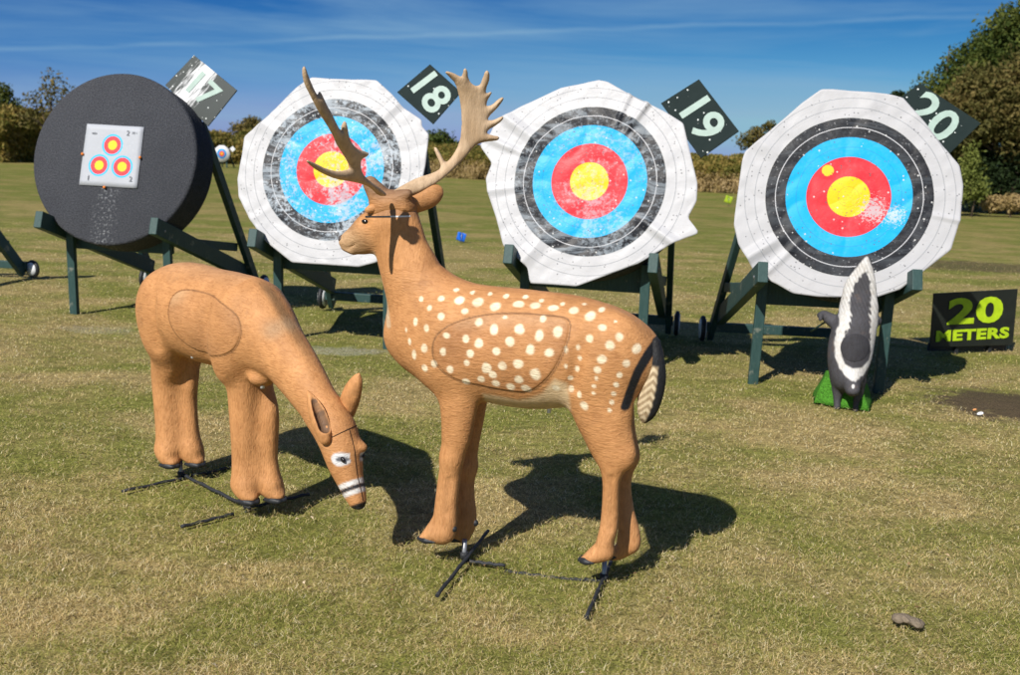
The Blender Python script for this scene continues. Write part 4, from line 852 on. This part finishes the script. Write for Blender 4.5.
def paint_doe(V, ins):
    x, y, z = V.T; c_ = np.tile(TAN*1.02, (len(V), 1)); n1 = snoise(x*9, z*9+y*5, 5)
    c_ = lerp(c_, (.52, .30, .16), sstep(.85, .92, z)*.5*(x < .3))
    if ins: c_ = lerp(c_, (.36, .18, .08), np.clip(.5+.3*n1, 0, 1)*.8); c_ = lerp(c_, (.56, .36, .20), sstep(.10, .0, np.hypot((x+.02)*.7, z-.84))*.8)
    k = sstep(.42, .5, x)*sstep(.02, .0, np.abs(y))*(z > .5)*(z > .95-.55*(x-.2)); k = sstep(.035, .006, np.abs(y))*sstep(.30, .40, x)*sstep(.60, .66, z)*sstep(-.01, .05, z-(1.02-.58*x)); c_ = lerp(c_, (.11, .075, .04), k*.65)
    t = (x-HC[6][0])*hax[0]+(z-HC[6][2])*hax[2]; q = -(x-HC[6][0])*hax[2]+(z-HC[6][2])*hax[0]; hd = (x > .55)*(z < .62)
    up = q
    for a, b, col in ((-.024, -.007, (.66, .66, .66)), (-.007, .007, (.03, .03, .035)), (.007, .022, (.64, .64, .64))):
        c_ = lerp(c_, col, sstep(a-.003, a+.003, t-tS)*sstep(b+.003, b-.003, t-tS)*hd*(up > -.022))
    c_ = lerp(c_, (.02, .018, .018), sstep(hl_+.006, hl_+.014, t)*hd*(up > -.01))
    e = np.hypot((x-eyeP[0])*1.0, (z-eyeP[2])*1.15); sdm = np.abs(y) > .02; c_ = lerp(c_, (.66, .67, .70), sstep(.029, .023, e+.003*n1)*hd*sdm); c_ = lerp(c_, (.13, .14, .17), sstep(.015, .010, np.hypot((x-eyeP[0]-.004)*.8, (z-eyeP[2])*1.6))*hd*sdm)
    c_ = lerp(c_, (.34, .26, .17), sstep(.06, .0, np.hypot(x-HC[2][0]-.02, z-HC[2][2]-.10))*.5)
    if not ins: c_ = lerp(c_, (.05, .025, .012), sstep(.0042, .0015, np.abs(poly_sd(x, z, OVDs)))*(np.abs(y) > .07)*.6)
    leg = sstep(.50, .56, z); nk = sstep(.40, .48, x)
    return np.clip(c_, 0, 1), np.stack([leg*(1-nk), (1-leg)*(1-nk), nk], 1)
body, V, Q = sculpt('body', f, paint_doe, doe)
insert_patch('vital_insert', V, Q, OVD, paint_doe, doe, FUR)
def hoof2(x0, z0, yo, root):
    g = Field((x0-.08, yo-.06, z0-.04), (x0+.10, yo+.06, z0+.06), .003)
    for s in (-1, 1): g.sweep([(x0-.005, yo+s*.018, z0-.004, .008, .020), (x0+.035, yo+s*.017, z0+.002, .015, .020), (x0+.062, yo+s*.010, z0+.001, .010, .013)], .006, up=2)
    V_, Q_ = g.mesh(2); npmesh('hoof', V_, Q_, BLACK, root)
for sd in (1, -1): hoof2(-.25+(.030 if sd > 0 else -.022), .068, .042*sd, doe); hoof2(.295+(.050 if sd > 0 else .0), .070, .042*sd, doe)
bv = BVHTree.FromPolygons([Vector(v) for v in V], [tuple(map(int, q)) for q in Q])
EYE = plain('eye_gloss', (.012, .01, .01), .12, .6)
for sd in (1, -1):
    h = bv.ray_cast(Vector((eyeP[0]+.006, .3*sd, eyeP[2])), Vector((0, -sd, 0)))[0]
    g = Field((eyeP[0]-.03, h.y-.03, eyeP[2]-.03), (eyeP[0]+.04, h.y+.03, eyeP[2]+.03), .0025); g.ell((eyeP[0]+.006, h.y-.002*sd, eyeP[2]), (.014, .007, .0085), .003, -.7); V_, Q_ = g.mesh(1); npmesh('eye', V_, Q_, EYE, doe)
npz = HC[-1]+hax*.018; g = Field(npz-.035, npz+.035, .0025); g.ell((npz[0]+.003, 0, npz[2]+.004), (.015, .021, .013), .003, -1.0); V_, Q_ = g.mesh(1); npmesh('nose', V_, Q_, BLACK, doe)
def ear_paint2(V, ins):
    c_ = np.tile(TAN*1.05, (len(V), 1)); n = snoise(V[:, 0]*60, V[:, 2]*60, 3); c_ = lerp(c_, (.10, .07, .04), np.zeros(len(V))); return c_*(1+.08*n[:, None]), np.stack([np.zeros(len(V)), np.full(len(V), .8), np.full(len(V), .2)], 1)
e1 = [D_.loc(*p, -.07) for p in [(325, 438), (322, 427), (317.5, 414), (312.5, 402), (307.5, 391)]]
st1 = [(p[0], p[1], p[2], h, w) for i, (p, h, w) in enumerate(zip(e1, (.024, .033, .033, .022, .004), (.020, .026, .026, .017, .004)))]
dv = D_.f*0; right = np.array([.745, .667, 0])
ear(D_, st1, doe, [(a+.022, b-.004, c+.011, h*.78, w*.78) for a, b, c, h, w in st1[1:]], ear_paint2)
e2 = [D_.loc(*p, .06) for p in [(346, 417), (348.5, 405), (352.5, 393), (356.5, 382), (359, 374)]]
st2 = [(p[0], p[1], p[2], h, w) for i, (p, h, w) in enumerate(zip(e2, (.024, .036, .036, .024, .005), (.022, .030, .030, .020, .004)))]
ear(D_, st2, doe, [(a+.006, b+.024, c+.004, h*.74, w*.75) for a, b, c, h, w in st2[1:]], ear_paint2)
# seams of the removable face
SEAM = plain('seam_brown', (.04, .02, .01), .9)  # black-brown line laid along the face joints
def surf_line(p0, p1, up_, n=40, rad_=.0016):
    out = []
    for i in range(n+1):
        p = Vector(p0).lerp(Vector(p1), i/n); h = bv.ray_cast(p+Vector(up_)*.35, -Vector(up_))
        if h[0] is not None: out.append(tuple(h[0]))
    return tube('seam', out, rad_, SEAM, doe, 6) if len(out) > 2 else None
upv = np.array([-hax[2], 0, hax[0]]); upv = upv if upv[0] > 0 else -upv
pk = HC[6]; surf_line(pk+hax*.02, HC[-1]+hax*.005, tuple(upv)); 
surf_line(pk+hax*.03+np.array([0, -.06, 0]), pk+hax*.01+np.array([0, .05, 0]), tuple(upv))
for px, py, yo in ((262.5, 386, -.04), (193, 356, -.10)):
    p = D_.loc(px, py, yo); tube('drain_plug', [(p[0], yo, p[2]+.03), (p[0], yo, p[2]-.008)], .008, WHITEPLUG, doe, 10)

# ---- steel ground stakes the two deer stand on
def stake_frame(label, uprights, bars):
    o = thing('ground_stake', label, 'stake', (0, 0, 0), 0, 'steel ground stakes under the foam deer')
    c0 = gp(*uprights[0][:2]); o.location = (float(c0[0]), float(c0[1]), 0)
    for x, y, h in uprights:
        p = gp(x, y)-c0; tube('upright', [(p[0], p[1], -.03), (p[0], p[1], h)], .0085, STEEL, o, 10); tube('weld', [(p[0], p[1], .004), (p[0], p[1], .03)], .014, DARKSTEEL, o, 10)
    for x0, y0, x1, y1, z0, z1 in bars:
        a, b = gp(x0, y0)-c0, gp(x1, y1)-c0; pts = [a+(b-a)*t+np.array([0, 0, z0+(z1-z0)*t+.0018*math.sin(t*23)]) for t in np.linspace(0, 1, 16)]
        tube('crossbar', pts, [.0062+.0008*(i % 2) for i in range(16)], DARKSTEEL, o, 8)
    return o
stake_frame('steel stake frame in the grass under the spotted deer', [(464, 560, .075), (603.5, 582, .075)], [(488, 537, 437, 599, .024, .012), (612, 563, 586, 621, .016, .012), (466, 562, 505, 568, .004, .008), (505, 568, 560, 576, -.012, -.010), (560, 576, 602, 582, -.010, .004)])
stake_frame('steel stake frame in the grass under the grazing deer', [(247, 510, .085), (181, 478.5, .085)], [(122, 493, 237, 468, .006, .008), (182, 478, 247, 510, .016, .014), (247, 511, 309, 497, .012, .012), (181, 529, 234, 516, .008, .008)])

# ---- skunk doing a handstand on a green base
kb = gp(849, 405); ph = math.atan2(kb[0], kb[1]); K = Plane(kb, (math.cos(ph), -math.sin(ph)))
sk = thing('skunk_target', 'black and white foam skunk standing on its front paws with its tail raised', 'skunk target', K.o, K.yaw)
def kz(x, y, yo=0.0): return K.loc(790+x/3.75, 250+y/3.75, yo)
def kst(lst): return edges(K, [(790+a/3.75, 250+y1/3.75, 790+b/3.75, 250+y2/3.75, w, yo) for a, y1, b, y2, w, yo in lst])
f = Field(kz(85, 610)-np.array([.06, .25, .06]), kz(340, 20)+np.array([.06, .32, .06]), .0048)
f.sweep(kst([(272, 38, 306, 40, .018, .10), (252, 62, 310, 64, .028, .09), (226, 105, 319, 105, .034, .08), (200, 150, 325, 150, .038, .07), (194, 190, 326, 190, .042, .06), (200, 230, 324, 230, .055, .05)]), .02)
f.sweep(kst([(190, 235, 322, 232, .07, .05), (165, 290, 326, 285, .10, .03), (146, 345, 318, 340, .115, .01), (140, 400, 308, 395, .115, -.01), (144, 445, 294, 440, .105, -.03), (158, 480, 280, 478, .085, -.05)]), .035)
f.sweep(kst([(188, 470, 272, 470, .07, -.08), (196, 500, 266, 500, .060, -.11), (206, 524, 262, 522, .038, -.14)]), .02)     # head
hn = kz(236, 527, -.15); f.ell((hn[0], -.165, hn[2]), (.030, .03, .024), .02)
for ex in (206, 268):
    e_ = kz(ex, 478, -.09); f.ell((e_[0], -.10, e_[2]), (.016, .012, .018), .008)
f.sweep(kst([(150, 480, 205, 482, .05, -.03), (156, 520, 204, 520, .036, -.03), (162, 560, 192, 560, .028, -.03), (164, 588, 190, 590, .028, -.04)]), .02)
f.sweep(kst([(240, 500, 285, 485, .05, -.03), (238, 535, 276, 535, .034, -.03), (236, 570, 262, 570, .027, -.03), (234, 598, 258, 600, .027, -.04)]), .02)
f.sweep(kst([(165, 255, 190, 300, .05, .05), (140, 238, 160, 280, .036, .06), (120, 228, 134, 256, .026, .07), (108, 234, 116, 256, .018, .06)]), .02)
f.sweep(kst([(108, 240, 124, 250, .02, .04), (106, 256, 122, 262, .016, .03)]), .01)
f.sweep(kst([(312, 250, 300, 295, .045, .06), (330, 248, 318, 285, .022, .08)]), .02)
def SK(a): return kz(*a)[[0, 2]]
BLK = [SK(p) for p in [(284, 82), (300, 120), (304, 170), (300, 230), (302, 290), (300, 330), (304, 375), (296, 405), (270, 428), (236, 428), (208, 412), (196, 385), (192, 350), (204, 310), (226, 280), (228, 240), (222, 190), (238, 140), (266, 98)]]
WHT = [SK(p) for p in [(288, 25), (330, 120), (336, 200), (328, 290), (318, 360), (306, 410), (280, 452), (246, 474), (214, 458), (186, 425), (172, 390), (168, 340), (174, 300), (186, 270), (180, 200), (196, 130)]]
WF = math.cos(ph)
def paint_skunk(V, ins):
    x, y, z = V.T; n1 = snoise(x*70, z*70, 1)*.5+snoise(x*150+z*60, z*40, 4)*.5
    dark = np.tile(np.array([.062, .062, .072]), (len(V), 1)); c_ = dark.copy()
    w = sstep(.006, -.006, poly_sd(x, z, WHT)+.004*n1)*(y < .13); c_ = lerp(c_, (.60, .60, .60), w)
    k = sstep(.006, -.006, poly_sd(x, z, BLK)+.010*n1*(z > .40)); c_ = lerp(c_, (.056, .056, .066), k*(y < .13))
    b = kz(239, 488)[[0, 2]]; c_ = lerp(c_, (.60, .60, .60), sstep(.014, .008, np.hypot((x-b[0])*1.4, z-b[1]))*(y < -.05))
    rb = sstep(.0, .08, z-.50); c_ = c_*(1-.25*rb[:, None]*(.5+.5*np.sin(x*300+z*160))[:, None]); return c_, np.stack([np.zeros(len(V)), np.ones(len(V)), np.zeros(len(V))], 1)
SKF = fur_material('skunk_foam', .75)
_o, SV, SQ = sculpt('body', f, paint_skunk, sk, SKF, 3)
ki = kz(244, 366, -.10); insert_patch('vital_insert', SV, SQ, [(float(ki[0]+.083*math.cos(t)), float(ki[2]+.083*math.sin(t))) for t in np.linspace(0, 2*math.pi, 14, endpoint=False)], lambda V_, i_: (np.tile(np.array([.034, .034, .041]), (len(V_), 1)), np.tile(np.array([0., 1., 0.]), (len(V_), 1))), sk, SKF, (-1,))
g0 = [kz(*p)[[0, 2]] for p in [(86, 592), (132, 470), (290, 470), (296, 604)]]
GR = plain('green_base_paint', (.055, .19, .018), .9, .15, .6, 110, .9)
Vb = [(g0[0][0], -.02, -.01), (g0[3][0], -.06, -.01), (g0[3][0]+.02, .22, -.01), (g0[0][0]-.02, .22, -.01), (g0[1][0], .03, g0[1][1]-.01), (g0[2][0]-.04, .0, g0[2][1]-.03), (g0[2][0]-.03, .16, g0[2][1]), (g0[1][0], .16, g0[1][1])]
bs = mesh('base', Vb, [(0, 1, 5, 4), (1, 2, 6, 5), (2, 3, 7, 6), (3, 0, 4, 7), (4, 5, 6, 7), (3, 2, 1, 0)], GR, sk); md = bs.modifiers.new('s', 'SUBSURF'); md.levels = md.render_levels = 3; md.subdivision_type = 'SIMPLE'
tx = bpy.data.textures.new('lumps', 'CLOUDS'); tx.noise_scale = .06; dm = bs.modifiers.new('d', 'DISPLACE'); dm.texture = tx; dm.strength = .025; dm.mid_level = .5
tube('prop_rod', [tuple(kz(150, 258, .10)), tuple(kz(78, 305, .22))], .006, WOOD, sk, 8)

# ---- small things in the grass
rk = gp(909, 625); g = Field((-.12, -.09, -.05), (.12, .09, .1), .004)
g.sweep([(-.055, .01, .022, .016, .03), (-.03, .0, .030, .018, .034), (.0, -.005, .024, .016, .036), (.03, -.01, .012, .020, .034), (.05, 0, .012, .014, .024)], .035)
V_, Q_ = g.mesh(2); V_ += .0025*np.stack([snoise(V_[:, 2]*60, V_[:, 1]*70, 1), snoise(V_[:, 0]*60, V_[:, 2]*70, 2), snoise(V_[:, 0]*80, V_[:, 1]*60, 3)], 1)
V_ *= .72; o = npmesh('clod', V_, Q_, plain('dry_mud', (.20, .16, .115), .95, .1, .35, 80, .8)); o.location = tuple(map(float, rk)); tag(o, 'lump of dry grey brown mud in the grass at the lower right', 'clod')
def flag(px, py, hpx, wd, col, label):
    b = gp(px, py); z = hpx*b[1]/FPX; o = thing('marker_flag', label, 'flag', b)
    tube('wire', [(0, 0, -.02), (.01, 0, z+wd)], .004, STEEL, o, 6); mm = plain('flag_cloth', col, .6)
    Vf, n_ = [], 6
    for i in range(n_+1):
        for j in range(n_+1): u, v = i/n_-.5, j/n_-.5; Vf.append((u*wd+v*wd*.25, .02*math.sin(u*7+v*3), z+wd*.5+v*wd-u*wd*.3))
    q = mesh('cloth', Vf, [(i*(n_+1)+j, (i+1)*(n_+1)+j, (i+1)*(n_+1)+j+1, i*(n_+1)+j+1) for i in range(n_) for j in range(n_)], mm, o); q.modifiers.new('t', 'SOLIDIFY').thickness = .004
flag(461, 243, 2, .12, (.01, .13, .62), 'small blue marker flag low in the grass between the antlered deer and the next face')
flag(728, 206, 3, .20, (.30, .42, .02), 'small yellow green marker flag at the left edge of the face beside plate 20')
for px, py, r_, col, lb in ((980, 415, .014, (.75, .76, .78), 'scrap of white litter on the bare soil at the right'), (974.5, 411, .009, (.70, .32, .12), 'tiny orange litter scrap on the bare soil at the right')):
    g = Field((-.05, -.05, -.03), (.05, .05, .05), .003); g.ell((0, 0, .008), (r_*1.4, r_, r_*.7), .003, .3); V_, Q_ = g.mesh(1); o = npmesh('litter_scrap', V_, Q_, plain('litter', col, .6)); o.location = tuple(map(float, gp(px, py))); tag(o, lb, 'litter')

# dry leaf flakes and bits of chaff lying in the turf
N_ = 420; D_2 = 1/(1/2.0-rng.random(N_)*(1/2.0-1/8.0)); X_2 = (rng.random(N_)*2-1)*(D_2*.62+.4); sz = rng.uniform(.004, .011, N_); az = rng.uniform(0, 6.28, N_)
P0 = np.stack([X_2, D_2, np.full(N_, .012)], 1); ux = np.stack([np.cos(az), np.sin(az), rng.normal(0, .35, N_)], 1); uy = np.stack([-np.sin(az), np.cos(az), rng.normal(0, .35, N_)], 1)
V_ = np.stack([P0-ux*sz[:, None], P0-uy*sz[:, None]*.45+[0, 0, .004], P0+ux*sz[:, None], P0+uy*sz[:, None]*.5+[0, 0, .003]], 1).reshape(-1, 3); b0 = np.arange(N_)*4
m, n, l, b_ = nt('dry_leaf', .85, .15); at = n.new('ShaderNodeAttribute'); at.attribute_name = 'rnd'; sep = n.new('ShaderNodeSeparateColor'); l.new(at.outputs['Color'], sep.inputs[0]); l.new(ramp(n, l, sep.outputs[0], [(0, (.12, .07, .03)), (.5, (.34, .22, .11)), (1, (.62, .52, .36))]), b_.inputs['Base Color'])
tag(npmesh('leaf_litter', V_, np.stack([b0, b0+1, b0+2, b0+3], 1), m, None, False, {'rnd': np.repeat(rng.random((N_, 3)), 4, 0)}), 'small dry leaf flakes scattered through the short grass', 'leaf litter', None, 'stuff')

# ---- distant target and its easel
b = gp(222, 167.5); db = thing('distant_target', 'tiny far white target with an orange and blue centre, right of the black butt', 'archery target', b, R(-8))
m, n, l, bs_ = nt('far_face', .6); co = objco(n); sep = n.new('ShaderNodeSeparateXYZ'); l.new(co, sep.inputs[0]); cb = n.new('ShaderNodeCombineXYZ'); l.new(sep.outputs[0], cb.inputs[0]); l.new(sep.outputs[2], cb.inputs[1])
ln = n.new('ShaderNodeVectorMath'); ln.operation = 'LENGTH'; l.new(cb.outputs[0], ln.inputs[0]); l.new(ramp(n, l, math_(n, l, 'MULTIPLY', ln.outputs['Value'], 2.6), [(0, (.75, .35, .02)), (.16, (.6, .06, .03)), (.33, (.01, .25, .6)), (.58, (.62, .62, .63))], 'CONSTANT'), bs_.inputs['Base Color'])
fd = lathe('face', [(.385, 0), (.39, .02), (.38, .06)], m, db, 10); fd.location = (0, 0, .62)
for s in (-1, 1): plank('front_leg', (.2*s, .08, 0), (.2*s, .08, .5), .06, .05, WOOD, db); plank('rear_leg', (.28*s, .7, 0), (.2*s, .15, .9), .05, .06, WOOD, db)
pl_ = prism('plate', [(.36, .86), (.50, .98), (.62, .84), (.48, .72)], .05, .07, WHITEPLUG, db)
b = gp(1018, 214); o = plank('post', (0, 0, -.1), (0, 0, .75), .10, .08, plain('weathered_post', (.34, .31, .27), .9), None); o.location = tuple(map(float, b)); tag(o, 'short grey wooden post in front of the trees at the right edge', 'post')

# ------------------------------------------------------------------ scrub and trees beyond the field
def leaf_mat(name, stops, tr=.3):
    m, n, l, b = nt(name, .7, .2); at = n.new('ShaderNodeAttribute'); at.attribute_name = 'rnd'; sep = n.new('ShaderNodeSeparateColor'); l.new(at.outputs['Color'], sep.inputs[0])
    pos = n.new('ShaderNodeNewGeometry').outputs['Position']; cl_ = noise(n, l, pos, .9, 4, .65)
    k = math_(n, l, 'ADD', math_(n, l, 'MULTIPLY', sep.outputs[0], .45), math_(n, l, 'MULTIPLY', ramp(n, l, cl_, [(.3, 0.0), (.7, 1.0)]), .55))
    c = ramp(n, l, k, stops); l.new(c, b.inputs['Base Color']); t = n.new('ShaderNodeBsdfTranslucent'); l.new(c, t.inputs[0]); ms = n.new('ShaderNodeMixShader'); ms.inputs[0].default_value = tr
    l.new(b.outputs[0], ms.inputs[1]); l.new(t.outputs[0], ms.inputs[2]); l.new(ms.outputs[0], n['Material Output'].inputs[0]); return m
def leaves(name, P, size, mat, parent=None, upright=0.0):
    N = len(P); a = rng.normal(size=(N, 3)); a[:, 2] = a[:, 2]*(1+upright*3); a /= np.linalg.norm(a, axis=1)[:, None]; b = rng.normal(size=(N, 3)); b -= a*(a*b).sum(1)[:, None]; b /= np.linalg.norm(b, axis=1)[:, None]
    s = size*(.55+.9*rng.random(N))[:, None]; u, v = a*s, b*s*(.55-.3*upright)
    V = np.stack([P-u, P+v*.9, P+u, P-v*.9], 1).reshape(-1, 3); b0 = np.arange(N)*4; r_ = rng.random((N, 3))
    return npmesh(name, V, np.stack([b0, b0+1, b0+2, b0+3], 1), mat, parent, False, {'rnd': np.repeat(r_, 4, 0)})
SCRUB = leaf_mat('autumn_scrub', [(.0, (.055, .07, .015)), (.4, (.15, .15, .03)), (.65, (.30, .22, .055)), (1, (.44, .32, .12))])
TALLG = leaf_mat('tall_dead_grass', [(.0, (.18, .15, .05)), (.4, (.38, .28, .115)), (.75, (.50, .37, .19)), (1, (.60, .46, .27))])
GREENL = leaf_mat('green_leaves', [(.0, (.022, .040, .008)), (.4, (.06, .088, .016)), (.75, (.13, .145, .028)), (1, (.23, .21, .045))])
BROWNL = leaf_mat('browning_leaves', [(.0, (.055, .052, .016)), (.4, (.11, .105, .028)), (.75, (.20, .15, .05)), (1, (.32, .25, .09))])
DARKL = leaf_mat('dark_evergreen', [(.0, (.010, .020, .008)), (.5, (.025, .045, .014)), (1, (.06, .085, .025))])
LIGHTL = leaf_mat('pale_green_leaves', [(.0, (.08, .10, .02)), (.5, (.16, .19, .04)), (1, (.26, .28, .07))])
BARK = plain('bark', (.10, .075, .055), .95, .1, .4, 12, .8)
bx_, by_, ty_ = [-160, 0, 230, 450, 720, 830, 960, 1120], [38, 40, 52, 44, 39.6, 38, 40, 42], [106, 112, 132, 145, 156, 165, 186, 190]
def zat(px, py, Y): r = ray(px, py); return CAM_H+r[2]*Y/r[1], r[0]*Y/r[1]
def scrub_band(x0, x1, N, size, mat, lo, hi, label, upright, name, thick=2.2, edge=.18):
    px = rng.uniform(x0, x1, N); Y0 = np.interp(px, bx_, by_); tp = np.interp(px, bx_, ty_)
    q = np.array([zat(a, b, c) for a, b, c in zip(px, tp, Y0)]); H_, X = q[:, 0], q[:, 1]
    lump = 1+edge*snoise(X*1.1, Y0*.3, 3)+edge*.6*snoise(X*3.3, Y0, 5); v = rng.random(N)**.8; dep = rng.uniform(0, thick, N)
    z = (lo+(hi-lo)*v)*H_*lump*np.clip(.72+dep*.22, .6, 1.05); P_ = np.stack([X, Y0+dep+.25*snoise(X*2, z*2, 8), np.maximum(z, .02)], 1)
    return tag(leaves(name, P_, size, mat, None, upright), label, 'scrub', None, 'stuff')
scrub_band(-170, 340, 80000, .085, SCRUB, 0, 1, 'olive brown scrub along the far left edge of the field', .1, 'scrub', 2.6, .10)
scrub_band(300, 990, 80000, .065, SCRUB, .58, 1.0, 'rusty scrub rising behind the tall dry grass beyond the field', .1, 'scrub', 2.4, .07)
scrub_band(330, 1000, 90000, .075, TALLG, 0, .78, 'tall dead grass along the far edge of the field', .9, 'tall_grass', 1.4, .10)
def tree(name, label, base, Y, blobs, mat, n_leaf, size, tr=.10, cat='tree', wob=.35, group='trees beyond the field'):
    X = zat(*base, Y)[1]; o = thing(name, label, cat, (X, Y, 0), 0, group); P_ = []; tot = sum(b[2]*b[3] for b in blobs); cen = []
    for bx2, by2, rx, ry in blobs:
        zc, xc = zat(bx2, by2, Y); rx_, rz_ = rx*Y/FPX, ry*Y/FPX; cen.append((xc-X, zc, max(rx_, rz_)))
        N = int(n_leaf*rx*ry/tot*1.0); d = rng.normal(size=(N*3, 3)); d /= np.linalg.norm(d, axis=1)[:, None]; rr = rng.random(N*3)**.45
        p = d*rr[:, None]; edge_ = 1+wob*snoise(d[:, 0]*4+bx2, d[:, 2]*4+d[:, 1]*3, 2)*.6+wob*.5*snoise(d[:, 0]*11, d[:, 2]*11+d[:, 1]*9, 6)
        p = p*edge_[:, None]; gap = snoise(p[:, 0]*9+bx2, p[:, 2]*9+p[:, 1]*6, 4)+.6*snoise(p[:, 0]*19, p[:, 2]*17+p[:, 1]*15, 9); p = p[gap > -.55][:N]
        P_.append(np.stack([xc-X+p[:, 0]*rx_, p[:, 1]*min(rx_, rz_*1.2), zc+p[:, 2]*rz_], 1))
    P_ = np.concatenate(P_); P_[:, 2] = np.maximum(P_[:, 2], .05); leaves('crown', P_, size, mat, o)
    top = max(c[1] for c in cen); zmid = sum(c[1] for c in cen)/len(cen)
    V2, F2 = tube_arrays([(0, 0, -.1), (.05, 0, zmid*.5), (cen[0][0]*.3, .05, zmid), (cen[0][0]*.6, 0, top)], [tr, tr*.75, tr*.5, tr*.12], 8)
    for cx_, cz_, r_ in cen:
        for k in range(3):
            a = rng.uniform(-.6, .6, 3)*r_; v3, f3 = tube_arrays([(cx_*.2, 0, zmid*.55), (cx_*.6+a[0]*.3, a[1]*.3, (zmid*.6+cz_)/2), (cx_+a[0], a[1], cz_+abs(a[2])*.8)], [tr*.45, tr*.28, tr*.06], 6); F2 += [tuple(i+len(V2) for i in q) for q in f3]; V2 += v3
    mesh('trunk', V2, F2, BARK, o); return o
tree('broadleaf_tree', 'tallest green tree at the right edge, its top cut by the picture corner', (1060, 205), 33, [(1030, 60, 55, 50), (1075, 30, 60, 60), (1000, 95, 50, 42), (1060, 130, 60, 60), (975, 120, 32, 34), (1012, 28, 26, 22), (1090, 90, 60, 80)], GREENL, 52000, .075)
tree('broadleaf_tree', 'browning tree in front of the tall green one at the right edge', (1010, 207), 31, [(1000, 112, 40, 36), (1032, 84, 36, 36), (968, 120, 32, 30), (1035, 140, 30, 30), (945, 116, 22, 22), (980, 88, 26, 22)], BROWNL, 34000, .065)
tree('evergreen_shrub', 'dark evergreen mass under the browning tree at the right', (1010, 208), 31.5, [(1000, 172, 34, 34), (1035, 178, 34, 36), (975, 170, 26, 34), (1065, 160, 30, 50), (1010, 192, 40, 18)], DARKL, 30000, .06, .07, 'shrub')
tree('broadleaf_tree', 'olive tree beside plate 20, left of the browning tree', (935, 200), 35, [(940, 100, 30, 26), (915, 125, 26, 30), (950, 150, 30, 34), (900, 160, 26, 30), (925, 175, 26, 26), (965, 72, 26, 24), (990, 52, 24, 22)], GREENL, 26000, .07)
tree('sapling', 'pale green sapling below plate 20', (972, 208), 29, [(971, 160, 9, 16), (968, 178, 13, 14), (978, 190, 11, 12), (961, 193, 9, 12)], LIGHTL, 2600, .05, .03, 'tree', .7)
tree('low_brush', 'low rusty brush on the grass under the tall trees at the right edge', (1010, 212), 29.5, [(994, 204, 14, 8), (1016, 203, 18, 9), (1045, 203, 20, 10), (1070, 204, 20, 10)], TALLG, 9000, .045, .03, 'bush')
tree('round_tree', 'dark tree tip poking up left of plate 20', (898, 190), 44, [(898, 98, 9, 7), (896, 112, 12, 12), (896, 135, 16, 18)], DARKL, 5000, .08, .06)
tree('small_tree', 'thin reddish brown tree above the scrub at the left', (52, 165), 41, [(52, 88, 13, 18), (68, 95, 12, 12), (38, 100, 14, 12), (30, 118, 14, 12), (60, 112, 22, 12)], BROWNL, 1300, .07, .06)
tree('small_tree', 'small leafy tree cut by the left edge of the picture', (4, 165), 42, [(3, 92, 10, 9), (8, 108, 14, 12), (-14, 98, 14, 14)], GREENL, 2200, .07, .06)
tree('small_tree', 'low twiggy tree just left of the black butt', (84, 165), 43, [(84, 100, 10, 9), (92, 112, 14, 10), (76, 118, 12, 12)], BROWNL, 2000, .07, .05)
tree('small_tree', 'distant bare topped tree left of the face beside plate 18', (252, 163), 60, [(252, 122, 9, 6), (244, 130, 14, 8), (262, 130, 12, 8)], BROWNL, 2500, .09, .07)
tree('round_tree', 'rounded dark green tree beyond the field between the antlers and the draped face', (436, 170), 62, [(438, 143, 20, 12), (425, 150, 14, 10), (452, 152, 14, 10)], GREENL, 5500, .10, .1)
tree('small_tree', 'brown twiggy tree between plate 19 and the face beside plate 20', (765, 180), 48, [(757, 133, 10, 7), (770, 126, 7, 6), (752, 142, 16, 9), (770, 142, 12, 10)], BROWNL, 2200, .08, .05)
